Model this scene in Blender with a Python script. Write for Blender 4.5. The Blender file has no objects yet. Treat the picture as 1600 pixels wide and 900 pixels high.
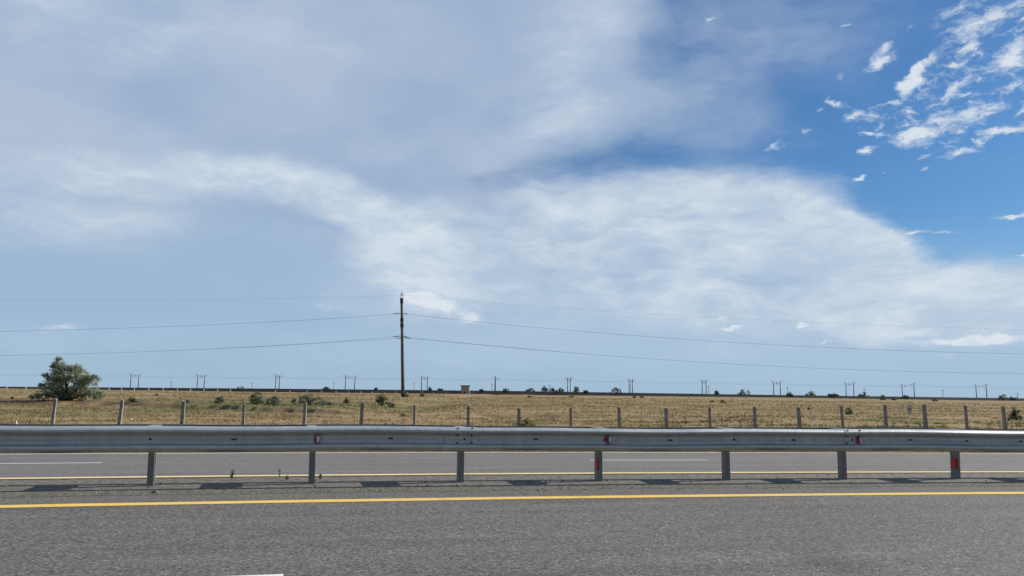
import bpy, math, random
import numpy as np
from mathutils import Matrix, Vector
random.seed(7); RNG = np.random.default_rng(11)
sc = bpy.context.scene
COL = sc.collection

# ------------------------------------------------------------------ camera
F, HZ, ROLL, CAMH, TH = 1350.0, 615.0, 0.0135, 1.215, 0.225
PITCH = math.atan((HZ-450)/F)
cp, sp, cr, sr = math.cos(PITCH), math.sin(PITCH), math.cos(ROLL), math.sin(ROLL)
fw = Vector((0, cp, sp)); up0 = Vector((0, -sp, cp)); r0 = Vector((1, 0, 0))
Rt = r0*cr + up0*sr; Up = up0*cr - r0*sr
cam = bpy.data.objects.new('camera', bpy.data.cameras.new('camera')); COL.objects.link(cam)
cam.matrix_world = Matrix(((Rt.x, Up.x, -fw.x, 0), (Rt.y, Up.y, -fw.y, 0), (Rt.z, Up.z, -fw.z, CAMH), (0, 0, 0, 1)))
cam.data.sensor_width = 36; cam.data.lens = F/1600*36; cam.data.clip_end = 12000; cam.data.clip_start = .05
sc.camera = cam

def lin(r, g, b):
    f = lambda c: (c/255/12.92) if c <= 10 else (((c/255)+.055)/1.055)**2.4
    return (f(r), f(g), f(b))

# ------------------------------------------------------------------ light
EXPO = 0.3
SKYS = 0.1
SUN_EL = math.radians(30); SUN_AZ = math.pi/2-TH-.17          # compass style, from +Y towards +X
sc.view_settings.view_transform = 'Standard'; sc.view_settings.look = 'None'
sc.view_settings.exposure = EXPO; sc.view_settings.gamma = 1
sc.view_settings.use_curve_mapping = False
sd = bpy.data.lights.new('sun', 'SUN'); sd.energy = 4.9; sd.angle = math.radians(.55); sd.color = (1, .95, .86)
so = bpy.data.objects.new('sun', sd); COL.objects.link(so)
sv = Vector((math.cos(SUN_EL)*math.sin(SUN_AZ), math.cos(SUN_EL)*math.cos(SUN_AZ), math.sin(SUN_EL)))
so.rotation_euler = sv.to_track_quat('Z', 'Y').to_euler(); so.location = sv*300

def ray(px, py):
    x = (px-800)/F; y = (450-py)/F
    x, y = cr*x-sr*y, sr*x+cr*y
    return np.array([x, cp-y*sp, sp+y*cp])
def at_z(px, py, z):
    d = ray(px, py); return d*((z-CAMH)/d[2]) + np.array([0, 0, CAMH])
def at_y(px, py, Y):
    d = ray(px, py); return d*(Y/d[1]) + np.array([0, 0, CAMH])
def azel(px, py):
    d = ray(px, py); return math.atan2(d[0], d[1])*F, math.asin(d[2]/np.linalg.norm(d))*F

# ------------------------------------------------------------------ world: sky and clouds, laid out by direction
world = bpy.data.worlds.new('World'); sc.world = world; world.use_nodes = True
NT = world.node_tree; NT.nodes.clear()
class G:
    """tiny node-graph helper"""
    def __init__(s, nt): s.nt = nt
    def n(s, t, **k):
        nd = s.nt.nodes.new(t)
        for a, b in k.items(): setattr(nd, a, b)
        return nd
    def put(s, sock, v):
        if isinstance(v, bpy.types.NodeSocket): s.nt.links.new(v, sock)
        elif v is not None: sock.default_value = v
    def m(s, op, a, b=None, c=None, clamp=False):
        nd = s.n('ShaderNodeMath', operation=op, use_clamp=clamp)
        s.put(nd.inputs[0], a); s.put(nd.inputs[1], b)
        if c is not None: s.put(nd.inputs[2], c)
        return nd.outputs[0]
    def vm(s, op, a, b=None):
        nd = s.n('ShaderNodeVectorMath', operation=op)
        s.put(nd.inputs[0], a)
        if b is not None: s.put(nd.inputs[1], b)
        return nd.outputs[0]
    def xyz(s, x, y, z=0.0):
        nd = s.n('ShaderNodeCombineXYZ')
        s.put(nd.inputs[0], x); s.put(nd.inputs[1], y); s.put(nd.inputs[2], z); return nd.outputs[0]
    def sep(s, v):
        nd = s.n('ShaderNodeSeparateXYZ'); s.put(nd.inputs[0], v); return nd.outputs
    def noise(s, v, scale, detail=4, rough=.55, dim='3D', dist=0, lac=2.0):
        nd = s.n('ShaderNodeTexNoise', noise_dimensions=dim)
        s.put(nd.inputs['Vector'], v); nd.inputs['Scale'].default_value = scale
        nd.inputs['Detail'].default_value = detail; nd.inputs['Roughness'].default_value = rough
        nd.inputs['Distortion'].default_value = dist; nd.inputs['Lacunarity'].default_value = lac
        return nd.outputs['Fac'], nd.outputs['Color']
    def smooth(s, v, a, b, o0=0., o1=1., kind='SMOOTHSTEP'):
        nd = s.n('ShaderNodeMapRange', interpolation_type=kind)
        s.put(nd.inputs[0], v)
        for i, q in zip((1, 2, 3, 4), (a, b, o0, o1)): s.put(nd.inputs[i], q)
        return nd.outputs[0]
    def mix(s, f, a, b, mode='MIX'):
        nd = s.n('ShaderNodeMix', data_type='RGBA', blend_type=mode)
        s.put(nd.inputs[0], f)
        for i, q in ((6, a), (7, b)):
            if isinstance(q, tuple) and len(q) == 3: q = (*q, 1)
            s.put(nd.inputs[i], q)
        return nd.outputs[2]
    def mapping(s, v, loc=(0, 0, 0), rot=(0, 0, 0), scale=(1, 1, 1), kind='POINT'):
        nd = s.n('ShaderNodeMapping', vector_type=kind)
        s.put(nd.inputs[0], v); nd.inputs[1].default_value = loc
        if kind != 'VECTOR' : nd.inputs[2].default_value = rot
        nd.inputs[3].default_value = scale; return nd.outputs[0]
g = G(NT)
tc = g.n('ShaderNodeTexCoord')
D3 = g.vm('NORMALIZE', tc.outputs['Generated'])
dx, dy, dz = g.sep(D3)
AZ = g.m('MULTIPLY', g.m('ARCTAN2', dx, dy), F)
EL = g.m('MULTIPLY', g.m('ARCSINE', dz), F)
zz = g.m('ADD', g.m('MAXIMUM', dz, 0.0), .10)
Q = g.xyz(g.m('DIVIDE', dx, zz), g.m('DIVIDE', dy, zz), 0.0)      # cloud-deck plane
PA = g.xyz(AZ, EL, 0.0)
# warps
_, c1 = g.noise(g.xyz(g.m('MULTIPLY', AZ, 1/420.), g.m('MULTIPLY', EL, 1/230.), 3.1), 1.0, 5, .5)
_, c2 = g.noise(g.xyz(g.m('MULTIPLY', AZ, 1/90.), g.m('MULTIPLY', EL, 1/60.), 7.7), 1.0, 6, .6)
w1 = g.vm('MULTIPLY', g.vm('SUBTRACT', c1, (.5, .5, .5)), (150, 70, 0))
w2 = g.vm('MULTIPLY', g.vm('SUBTRACT', c2, (.5, .5, .5)), (64, 36, 0))
PW = g.vm('ADD', g.vm('ADD', PA, w1), w2)
PS = g.vm('ADD', PA, g.vm('MULTIPLY', g.vm('SUBTRACT', g.noise(g.xyz(g.m('MULTIPLY', AZ, 1/28.), g.m('MULTIPLY', EL, 1/18.), 1.3), 1.0, 5, .62)[1], (.5, .5, .5)), (34, 24, 0)))
def blobs(vec, lst):
    """sum of soft ellipses; each (px, py, rx, ry, degrees, weight) in direction space"""
    acc = None
    for (px, py, rx, ry, a, w) in lst:
        u, v = azel(px, py)
        mp = g.n('ShaderNodeMapping', vector_type='TEXTURE'); g.put(mp.inputs[0], vec); mp.inputs[1].default_value = (u, v, 0)
        mp.inputs[2].default_value = (0, 0, math.radians(a)); mp.inputs[3].default_value = (rx, ry, 1)
        gr = g.n('ShaderNodeTexGradient', gradient_type='SPHERICAL'); g.put(gr.inputs[0], mp.outputs[0])
        acc = g.m('MULTIPLY', gr.outputs[1], w) if acc is None else g.m('MULTIPLY_ADD', gr.outputs[1], w, acc)
    return acc
K = 1/(SKYS*2**EXPO)
def C(r, gg, b): return tuple(c*K for c in lin(r, gg, b))
# streaky fibre noise, stretched along the wind
fib, _ = g.noise(g.mapping(PW, rot=(0, 0, math.radians(-14)), scale=(1/330., 1/62., 1)), 1.0, 9, .62, dist=.3)
fib2, _ = g.noise(g.mapping(PW, rot=(0, 0, math.radians(10)), scale=(1/150., 1/60., 1)), 1.0, 9, .6)
fine, _ = g.noise(g.mapping(PS, rot=(0, 0, math.radians(-18)), scale=(1/30., 1/15., 1)), 1.0, 7, .66)
big, _ = g.noise(g.mapping(PW, scale=(1/300., 1/200., 1)), 1.0, 5, .5)

sky = g.n('ShaderNodeTexSky', sky_type='NISHITA'); sky.sun_disc = False
sky.sun_elevation = SUN_EL; sky.sun_rotation = SUN_AZ; sky.air_density = 1.0; sky.dust_density = .6; sky.ozone_density = 2.2
base = sky.outputs[0]
SKY_TINT = (.27, .48, .69)
base = g.mix(1.0, base, SKY_TINT, 'MULTIPLY')
bk_ = g.smooth(dy, -.5, .3, .55, 1.)  # sky behind the camera dimmed so the guardrail face reflects darker
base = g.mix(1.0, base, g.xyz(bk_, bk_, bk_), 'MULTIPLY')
# thin low haze of the air, weakened behind the camera to darken guardrail reflections
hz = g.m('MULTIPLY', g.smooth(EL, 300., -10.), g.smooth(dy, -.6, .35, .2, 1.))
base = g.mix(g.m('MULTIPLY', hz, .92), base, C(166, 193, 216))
# grey-lilac veil
veil_l = [(40, 90, 560, 420, 0, 1.25), (420, 90, 460, 330, -10, 1.0), (780, 110, 300, 260, 0, 1.0), (200, 330, 560, 220, 0, .9),
          (790, 210, 260, 130, 25, .6), (850, -40, 230, 170, 0, .6), (1120, 50, 330, 200, 0, .40), (700, 430, 640, 190, 0, .75),
          (-500, 200, 700, 500, 0, 1.1), (300, -420, 1100, 480, 0, 1.0), (1350, 40, 300, 160, 10, .24),
          (545, 172, 90, 50, 20, -.34), (770, 285, 190, 45, 10, -.48), (980, 240, 170, 60, 14, -.12), (1080, 215, 260, 120, -20, .42), (1250, 545, 640, 110, 0, .85), (450, 540, 500, 70, 0, .35)]
VM = g.smooth(g.m('ADD', blobs(PW, veil_l), g.m('MULTIPLY', g.m('SUBTRACT', fib2, .5), .55)), .10, .78)
VM = g.m('MAXIMUM', VM, g.m('MULTIPLY', g.smooth(EL, 650., 1000.), .8))  # extra veil added overhead on all sides, out of view, to brighten the rail top
veil_c = g.mix(g.smooth(big, .35, .65), C(158, 181, 209), C(178, 194, 216))
veil_c = g.mix(g.smooth(EL, 330., 40.), veil_c, C(169, 195, 218))
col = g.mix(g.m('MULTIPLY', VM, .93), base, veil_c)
# bright white cirrus
white_l = [(250, 268, 240, 44, 2, .75), (430, 285, 240, 50, -14, .85), (560, 325, 180, 50, -24, .9), (640, 390, 110, 110, 0, .75), (640, 470, 150, 60, 0, .5),
           (860, 350, 300, 90, 4, .80), (1060, 330, 270, 85, -8, .95), (1240, 345, 190, 90, -26, .9), (1290, 365, 170, 34, -26, .5), (1000, 330, 260, 34, -4, .35), (1180, 430, 330, 90, 0, .75), (1330, 400, 150, 60, -30, .75), (860, 440, 300, 90, 0, .5),
           (1480, 478, 260, 66, 0, 1.05), (1740, 480, 380, 80, 0, 1.1), (880, 130, 160, 110, -30, .50), (940, 30, 130, 90, 0, .42), (840, 215, 150, 70, 20, .40),
           (80, 10, 260, 90, 0, .35), (60, 340, 260, 70, 0, .38), (620, 250, 150, 40, 20, .3), (140, 320, 420, 130, 0, .34), (600, 430, 320, 120, 0, .30), (1000, 500, 500, 70, 0, .25), (1250, 500, 420, 60, 0, .35), (450, 60, 300, 60, -12, .22), (250, 180, 320, 60, 10, .2), (200, 40, 420, 110, -6, .24), (700, 560, 700, 50, 0, .2)]
thr, _ = g.noise(g.mapping(PW, rot=(0, 0, math.radians(24)), scale=(1/70., 1/22., 1)), 1.0, 7, .62)
WM = g.smooth(g.m('ADD', g.m('MINIMUM', blobs(PW, white_l), .95), g.m('ADD', g.m('MULTIPLY', g.m('SUBTRACT', fib, .5), .75), g.m('MULTIPLY', g.m('SUBTRACT', thr, .5), .24))), .05, 1.0)
white_c = g.mix(g.smooth(g.m('ADD', fib2, g.m('MULTIPLY', g.m('SUBTRACT', thr, .5), .35)), .32, .70), C(182, 200, 221), C(216, 226, 235))
col = g.mix(g.m('MULTIPLY', WM, .95), col, white_c)
# clearer slate-blue pocket below the arc
pocket = blobs(PA, [(390, 385, 200, 75, -8, .7), (220, 450, 480, 90, 0, .75), (40, 470, 300, 80, 0, .5), (520, 500, 260, 60, 0, .3)])
col = g.mix(g.m('MULTIPLY', g.smooth(pocket, .0, .8), .62), col, C(149, 179, 210))
# broken white puffs
puffs = [(1375, 98, 44, 22, 28, 1), (1383, 73, 20, 12, 10, .6), (1448, 96, 42, 17, 25, 1), (1428, 125, 34, 22, 48, .95), (1412, 138, 26, 18, 40, .7),
         (1512, 78, 32, 15, 14, 1), (1306, 160, 26, 15, -25, .8), (1280, 173, 15, 8, 10, .8), (1332, 178, 30, 12, 18, .7), 
         (1350, 184, 50, 20, -10, .55), (1495, 135, 66, 18, 32, .9), (1582, 90, 56, 34, 42, 1.1), (1500, 45, 60, 16, 20, .7),
         (1565, 22, 100, 26, 26, .9), (1500, 14, 60, 26, 25, .75), (1465, 190, 95, 20, 6, .9), (1430, 216, 66, 19, 4, 1.15), 
         (1560, 205, 50, 14, 0, .8), (1500, 238, 44, 10, 8, 1), (1450, 242, 40, 8, 18, .6), (1352, 236, 19, 12, 10, 1.15), (1345, 279, 14, 10, 20, 1.05),
         (1382, 270, 12, 6, 10, .7), (1447, 265, 16, 6, -5, .7), (1110, 31, 20, 9, 8, .8), (1108, 177, 18, 12, 5, .5), (1098, 111, 16, 8, 5, .5),
         (1325, 40, 16, 7, 10, .7), (1210, 226, 34, 10, 18, .75), (1255, 208, 14, 8, 10, .6), (1425, 364, 32, 8, 3, .9), (1478, 363, 34, 7, -3, .8),
         (1582, 337, 40, 8, 6, 1.1), (1597, 402, 18, 5, 4, 1), (1128, 497, 20, 9, 0, .75), (1142, 513, 46, 8, 2, .75), (1253, 508, 20, 8, 8, .75), (1200, 498, 24, 6, 0, .5),
         (1480, 533, 120, 12, 2, .62), (1560, 531, 90, 10, 2, .6), (1470, 555, 90, 12, -2, .42), (1294, 537, 28, 7, 16, .55),
         (95, 512, 70, 12, 2, .5), (690, 478, 110, 22, -12, .6), (660, 465, 70, 18, -5, .55), (740, 500, 80, 12, -6, .35), (520, 480, 160, 16, 4, .34),
         (1309, 120, 14, 8, 10, .6), (1545, 170, 60, 24, 20, .5), (1605, 195, 50, 14, 0, .55), (1425, 44, 22, 12, 30, .45), (1590, 130, 30, 10, 20, .5)]
puffs = [(a, b_, c_*.92, d_*(.86 if b_ < 440 else 1.1), e_, w_*(.85 if b_ < 440 else 1.35)) for a, b_, c_, d_, e_, w_ in puffs]
pm = blobs(PS, puffs)
fine3, _ = g.noise(g.mapping(PS, rot=(0, 0, math.radians(-24)), scale=(1/30., 1/13., 1)), 1.0, 7, .6)
clus = g.m('MINIMUM', blobs(PS, [(1400, 175, 130, 42, 4, 1.3), (1470, 195, 170, 60, 6, 1.3), (1530, 120, 130, 80, 40, 1.0), (1560, 30, 160, 70, 20, 1.1), (1440, 110, 60, 40, 40, .7), (1660, 150, 200, 160, 0, 1.0)]), 1.0)
PM2 = g.smooth(g.m('ADD', g.m('MULTIPLY', g.m('SUBTRACT', fine3, .5), 2.6), g.m('MULTIPLY_ADD', clus, 1.05, -.98)), .0, .6)
PM = g.smooth(g.m('ADD', g.m('MINIMUM', pm, .8), g.m('MULTIPLY', g.m('SUBTRACT', fine, .52), g.smooth(pm, 0., .25, 0., 2.1, 'LINEAR'))), .16, .80)
puff_c = g.mix(g.smooth(pm, .25, .9), C(176, 196, 222), C(222, 230, 238))
puff2 = g.mix(PM2, C(165, 188, 218), C(214, 224, 234))
col = g.mix(g.m('MULTIPLY', PM2, g.m('MULTIPLY', clus, 1.3, clamp=True)), col, puff2)
col = g.mix(g.m('MULTIPLY', PM, .94), col, puff_c)
# below the horizon
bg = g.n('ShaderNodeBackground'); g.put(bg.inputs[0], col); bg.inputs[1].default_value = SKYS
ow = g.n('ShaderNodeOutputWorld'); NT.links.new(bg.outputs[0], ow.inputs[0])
world.cycles.sampling_method = 'MANUAL'; world.cycles.sample_map_resolution = 512

# ------------------------------------------------------------------ helpers
def tag(o, label=None, cat=None, group=None, kind=None):
    if label: o['label'] = label
    if cat: o['category'] = cat
    if group: o['group'] = group
    if kind: o['kind'] = kind
    return o
def empty(name, loc=(0, 0, 0), rz=0, label=None, cat=None, group=None):
    o = bpy.data.objects.new(name, None); COL.objects.link(o); o.location = loc; o.rotation_euler = (0, 0, rz)
    o.empty_display_size = .2
    return tag(o, label, cat, group)
def link_mesh(name, me, mat, parent=None, smooth=False):
    if not isinstance(mat, (list, tuple)): mat = [mat]
    for m_ in mat: me.materials.append(m_)
    if smooth: me.polygons.foreach_set('use_smooth', [True]*len(me.polygons))
    o = bpy.data.objects.new(name, me); COL.objects.link(o)
    if parent: o.parent = parent
    return o
def copy_tree(o, parent=None):
    c = o.copy(); COL.objects.link(c)
    if parent: c.parent = parent
    for ch in list(o.children): copy_tree(ch, c)
    return c
class MB:
    def __init__(s): s.v = []; s.f = []
    def add(s, vs, fs):
        b = len(s.v); s.v += [tuple(float(q) for q in v) for v in vs]; s.f += [tuple(b+i for i in f) for f in fs]; return s
    def box(s, x0, x1, y0, y1, z0, z1, M=None, taper=1.0):
        cx, cy = (x0+x1)/2, (y0+y1)/2
        vs = [(x0, y0, z0), (x1, y0, z0), (x1, y1, z0), (x0, y1, z0)]
        vs += [(cx+(x-cx)*taper, cy+(y-cy)*taper, z1) for x, y, _ in vs]
        if M is not None: vs = [tuple(M @ Vector(v)) for v in vs]
        return s.add(vs, [(0, 3, 2, 1), (4, 5, 6, 7), (0, 1, 5, 4), (1, 2, 6, 5), (2, 3, 7, 6), (3, 0, 4, 7)])
    def tube(s, pts, rad, n=8, caps=True):
        pts = [Vector(p) for p in pts]
        if not isinstance(rad, (list, tuple)): rad = [rad]*len(pts)
        vs = []
        for i, p in enumerate(pts):
            t = (pts[min(i+1, len(pts)-1)]-pts[max(i-1, 0)]).normalized()
            a = t.cross(Vector((0, 0, 1))) if abs(t.z) < .95 else t.cross(Vector((1, 0, 0)))
            a.normalize(); b = t.cross(a)
            for k in range(n):
                an = 2*math.pi*k/n; vs.append(p+(a*math.cos(an)+b*math.sin(an))*rad[i])
        fs = [(i*n+k, i*n+(k+1) % n, (i+1)*n+(k+1) % n, (i+1)*n+k) for i in range(len(pts)-1) for k in range(n)]
        if caps: fs += [tuple(range(n)), tuple((len(pts)-1)*n+k for k in reversed(range(n)))]
        return s.add(vs, fs)
    def prism(s, outline, d0, d1, axis='y'):
        """outline in two coordinates, extruded along the third"""
        n = len(outline)
        mk = {'y': lambda a, b, d: (a, d, b), 'x': lambda a, b, d: (d, a, b), 'z': lambda a, b, d: (a, b, d)}[axis]
        vs = [mk(a, b, d0) for a, b in outline]+[mk(a, b, d1) for a, b in outline]
        return s.add(vs, [tuple(range(n)), tuple(range(2*n-1, n-1, -1))]+[(i, i+n, (i+1) % n+n, (i+1) % n) for i in range(n)])
    def build(s, name, mat, parent=None, smooth=False):
        me = bpy.data.meshes.new(name); me.from_pydata(s.v, [], s.f); me.update()
        import bmesh
        bm = bmesh.new(); bm.from_mesh(me); bmesh.ops.recalc_face_normals(bm, faces=bm.faces); bm.to_mesh(me); bm.free()
        return link_mesh(name, me, mat, parent, smooth)
def np_mesh(name, V, Fq, attrs=None, corner_cols=None):
    """fast mesh from numpy arrays (all faces same size)"""
    me = bpy.data.meshes.new(name); k = Fq.shape[1]
    me.vertices.add(len(V)); me.vertices.foreach_set('co', V.astype(np.float32).ravel())
    me.loops.add(Fq.size); me.loops.foreach_set('vertex_index', Fq.astype(np.int32).ravel())
    me.polygons.add(len(Fq)); me.polygons.foreach_set('loop_start', np.arange(0, Fq.size, k, dtype=np.int32))
    me.update(calc_edges=True)
    for nm, arr in (attrs or {}).items():
        a = me.attributes.new(nm, 'FLOAT', 'POINT'); a.data.foreach_set('value', arr.astype(np.float32).ravel())
    if corner_cols is not None:
        a = me.attributes.new('tone', 'FLOAT_COLOR', 'POINT')
        cc = np.concatenate([corner_cols, np.ones((len(corner_cols), 1))], 1)
        a.data.foreach_set('color', cc.astype(np.float32).ravel())
    me.validate(); return me

def material(name, rough=.8, metal=0.0, spec=.3):
    m = bpy.data.materials.new(name); m.use_nodes = True
    gg = G(m.node_tree); b = m.node_tree.nodes['Principled BSDF']
    b.inputs['Roughness'].default_value = rough; b.inputs['Metallic'].default_value = metal
    b.inputs['Specular IOR Level'].default_value = spec
    return m, gg, b
def speckle(name, ca, cb, scale=8, rough=.8, metal=0., spec=.3, detail=5, bump=0., stretch=(1, 1, 1), lo=.3, hi=.7, space='Object'):
    m, q, b = material(name, rough, metal, spec)
    t = q.n('ShaderNodeTexCoord'); v = q.mapping(t.outputs[space], scale=stretch)
    f, _ = q.noise(v, scale, detail, .6)
    q.put(b.inputs['Base Color'], q.mix(q.smooth(f, lo, hi), ca, cb))
    if bump:
        bn = q.n('ShaderNodeBump'); bn.inputs['Strength'].default_value = bump; bn.inputs['Distance'].default_value = .01
        q.put(bn.inputs['Height'], f); q.put(b.inputs['Normal'], bn.outputs[0])
    return m

# numpy value noise
def _hash(ix, iy, seed):
    h = (ix*374761393 + iy*668265263 + seed*1442695041) & 0xffffffff
    h = ((h ^ (h >> 13))*1274126177) & 0xffffffff
    return ((h ^ (h >> 16)) & 0xffff)/65535.0
def vnoise(x, y, seed=0):
    ix = np.floor(x).astype(np.int64); iy = np.floor(y).astype(np.int64); fx = x-ix; fy = y-iy
    fx = fx*fx*(3-2*fx); fy = fy*fy*(3-2*fy)
    a = _hash(ix, iy, seed); b = _hash(ix+1, iy, seed); c = _hash(ix, iy+1, seed); d = _hash(ix+1, iy+1, seed)
    return (a*(1-fx)+b*fx)*(1-fy)+(c*(1-fx)+d*fx)*fy
def fbm(x, y, seed=0, o=4):
    r = 0; a = .5; t = 0
    for i in range(o): r = r+a*vnoise(x*2**i, y*2**i, seed+i); t += a; a *= .5
    return r/t
def sstep(x, a, b):
    t = np.clip((x-a)/(b-a), 0, 1); return t*t*(3-2*t)

# ------------------------------------------------------------------ road frame
T = np.array([math.cos(TH), math.sin(TH), 0]); Nn = np.array([-math.sin(TH), math.cos(TH), 0])
def bend(s): return -0.9*(np.sqrt(1+((np.asarray(s, float)-2)/10)**2)-1)
def rf(s, n, z=0.0):
    s = np.asarray(s, float); n = np.asarray(n, float)
    nn = n+bend(s)
    return np.stack([T[0]*s+Nn[0]*nn, T[1]*s+Nn[1]*nn, np.broadcast_to(z, nn.shape)+0*nn], -1)
def to_sn(P):
    s = P[..., 0]*T[0]+P[..., 1]*T[1]; n = P[..., 0]*Nn[0]+P[..., 1]*Nn[1]-bend(s); return s, n
YN, YF, EDGE = 10.07, 13.10, 20.02        # near yellow line, far yellow line, far edge line
def road_z(n):
    n = np.asarray(n, float)
    return np.where(n < YN, -.022*(YN-np.maximum(n, -3.)), np.where(n > YF, -.022*(n-YF), 0.0))

# ------------------------------------------------------------------ terrain
_yy = [20, 28, 43, 70, 100, 175, 300, 600, 900, 4000]
_zz = [-.45, -1.15, -.88, -.52, -.22, .36, .38, .42, -.5, -12]
BK = False
B1X, B1Y, B2X, B2Y = [-1, 0], [50, 50], [0, 1], [50, 50]
def bank(x, y):
    """low eroded banks across the field: height above the foot, and how bare their face is"""
    if not BK: return 0*x, 0*x
    yb = np.interp(x, B1X, B1Y) + 4*(fbm(x/6, y*0+3, 5, 3)-.5)+1.6*(fbm(x/1.1, y*0, 6, 3)-.5)
    st = 1-sstep(x, B1X[-1]-4, B1X[-1]+3)
    yb2 = np.interp(x, B2X, B2Y)+4*(fbm(x/6, y*0+9, 15, 3)-.5)+1.4*(fbm(x/.9, y*0, 16, 3)-.5)
    st2 = sstep(x, B2X[0]-2, B2X[0]+3)*(1-sstep(x, B2X[-1]-3, B2X[-1]+3))
    w = .8
    hv = .8+.5*(fbm(x/5, y*0+1, 17, 2)-.5)
    up = sstep(y, yb-w, yb+w)*st*.46*hv + sstep(y, yb2-w, yb2+w)*st2*.22*hv
    steep = np.exp(-(np.maximum(abs(y-yb)-.3, 0)/.7)**2)*st + .9*np.exp(-(np.maximum(abs(y-yb2)-.2, 0)/.6)**2)*st2
    return up, steep
def field_z(x, y):
    z = np.interp(y, _yy, _zz)
    far = sstep(y, 250, 600)
    z = z + far*(np.interp(x, [-355, -178, 0, 178, 355], [-1.15, -.9, .05, .5, .45]))*(1-sstep(y, 700, 1500))
    z = z + .25*sstep(x, 8, 22)*(1-sstep(y, 55, 95))*sstep(y, 30, 42)
    near = 1-sstep(y, 200, 330)
    z = z + near*(.30*(fbm(x/16, y/7, 21, 3)-.5)+.16*(fbm(x/3.1, y/2.2, 31, 3)-.5)+.05*(fbm(x/.7, y/.6, 41, 2)-.5))
    up, _ = bank(x, y)
    z = z + up - .16*(1-sstep(x, -2, 9))*(sstep(y, 40, 50))
    z = z + .4*(fbm(x/60, y/40, 51, 3)-.5)*sstep(y, 110, 200)*(1-sstep(y, 500, 620))*.6
    return z
def ground_z(x, y):
    P = np.stack([x, y, 0*x], -1); s, n = to_sn(P)
    inr = road_z(n)-.10
    verge = sstep(n, 20.6, 30)
    fz = field_z(x, np.maximum(y, 20))
    fz = np.where(n < 30, field_z(x, np.maximum(y, 30)), fz)
    vz = (-.30)*(1-verge)+fz*verge+.05*(fbm(x/.8, y/.8, 61, 2)-.5)*sstep(n, 21, 22)
    z = np.where(n < 20.5, inr, vz)
    z = np.where(n < -3.2, inr-sstep(-n, 3.2, 12)*1.2, z)
    return z
def gz(x, y): return float(ground_z(np.array([float(x)]), np.array([float(y)]))[0])
def px_ground(px, py):
    """the point of the ground seen at this place"""
    d = ray(px, py); ys = np.exp(np.linspace(math.log(22), math.log(640), 1500))
    P = d[None]*(ys/d[1])[:, None]; z = P[:, 2]+CAMH; gg = ground_z(P[:, 0], P[:, 1])
    i = np.argmax(z < gg)
    if not (z < gg).any(): i = len(ys)-1
    return P[i, 0], P[i, 1], gg[i]
_b1 = [px_ground(*p) for p in ((-300, 637), (-120, 633.5), (0, 632.5), (150, 634.5), (300, 639.5), (420, 643), (560, 648))]
_b2 = [px_ground(*p) for p in ((640, 652.5), (820, 651.5), (1010, 652.5), (1080, 654))]
B1X = [p[0] for p in _b1]; B1Y = [p[1] for p in _b1]; B2X = [p[0] for p in _b2]; B2Y = [p[1] for p in _b2]; BK = True
def greenness(x, y):
    a = fbm(x/9, y/5, 71, 4)
    gr = sstep(a, .58, .76)*.45
    def sp(px, py, wx, wy, k):
        X, Y, _ = px_ground(px, py); return k*np.exp(-((x-X)/wx)**2-((y-Y)/wy)**2)
    for q in GREEN: gr = gr + sp(*q)
    return np.clip(gr, 0, 1)
GREEN = [(420, 632, 9, 9, .9), (500, 633, 8, 9, .95), (600, 632, 5, 6, .7), (345, 632, 6, 6, .6), (60, 643, 7, 5, .6), (1300, 668, 5, 3, .7), (1240, 672, 5, 2.5, .7),
         (825, 662, 1.5, 1.5, .9), (1560, 660, 6, 4, .5), (700, 628, 20, 10, .3), (1400, 655, 9, 5, .35), (200, 640, 8, 4, .4)]
def soil(x, y):
    _, st = bank(x, y)
    a = fbm(x/5+9, y/2.3, 81, 4)
    return np.clip(st*.95*sstep(fbm(x/1.5, y/1.2, 85, 3), .25, .5)+.7*sstep(a, .62, .76), 0, 1)

def sgrid(a, b, n, k):
    t = np.linspace(-1, 1, n); u = np.sinh(k*t)/np.sinh(k); return np.where(u < 0, -a*u*-1*-1, b*u) if False else np.where(u < 0, u*a, u*b)
ss = sgrid(2500, 2500, 760, 7.2)
nn_ = np.unique(np.concatenate([np.array([-2500, -900, -300, -100, -40, -20, -12, -8, -5, -3.2, -3., 0, 5, YN, YF, 18., 20.45]), np.arange(20.6, 32, .5),
     32*np.exp(np.linspace(0, math.log(130/32.), 330)), 130*np.exp(np.linspace(0.01, math.log(700/130.), 130)), 700*np.exp(np.linspace(.03, math.log(6), 26))]))
SG, NG = np.meshgrid(ss, nn_)
XG = T[0]*SG+Nn[0]*(NG+bend(np.clip(SG, -60, 60))); YG = T[1]*SG+Nn[1]*(NG+bend(np.clip(SG, -60, 60)))
# keep the mesh exactly on the road frame
PP = rf(SG.ravel(), NG.ravel()); XG = PP[:, 0]; YG = PP[:, 1]
ZG = ground_z(XG, YG)
a_, b_ = SG.shape
I = np.arange(a_*b_).reshape(a_, b_)
FQ = np.stack([I[:-1, :-1], I[:-1, 1:], I[1:, 1:], I[1:, :-1]], -1).reshape(-1, 4)
me = np_mesh('ground', np.stack([XG, YG, ZG], -1), FQ, {'green': greenness(XG, YG), 'soil': soil(XG, YG)})
m_ground, q, b = material('steppe_ground', .95, 0, .1)
t = q.n('ShaderNodeTexCoord').outputs['Object']
n1, _ = q.noise(q.mapping(t, scale=(1/26., 1/9., 1)), 1, 7, .62)
n2, _ = q.noise(q.mapping(t, scale=(1/2.2, 1/1.4, 1)), 1, 6, .65)
n3, _ = q.noise(t, 9, 4, .65)
n4, _ = q.noise(q.mapping(t, loc=(7, 3, 0), scale=(1/120., 1/22., 1)), 1, 5, .55)
cc = q.mix(q.smooth(n1, .36, .66), (.27, .20, .10), (.165, .125, .062))
cc = q.mix(q.smooth(n4, .44, .62), cc, (.30, .212, .11))
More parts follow.
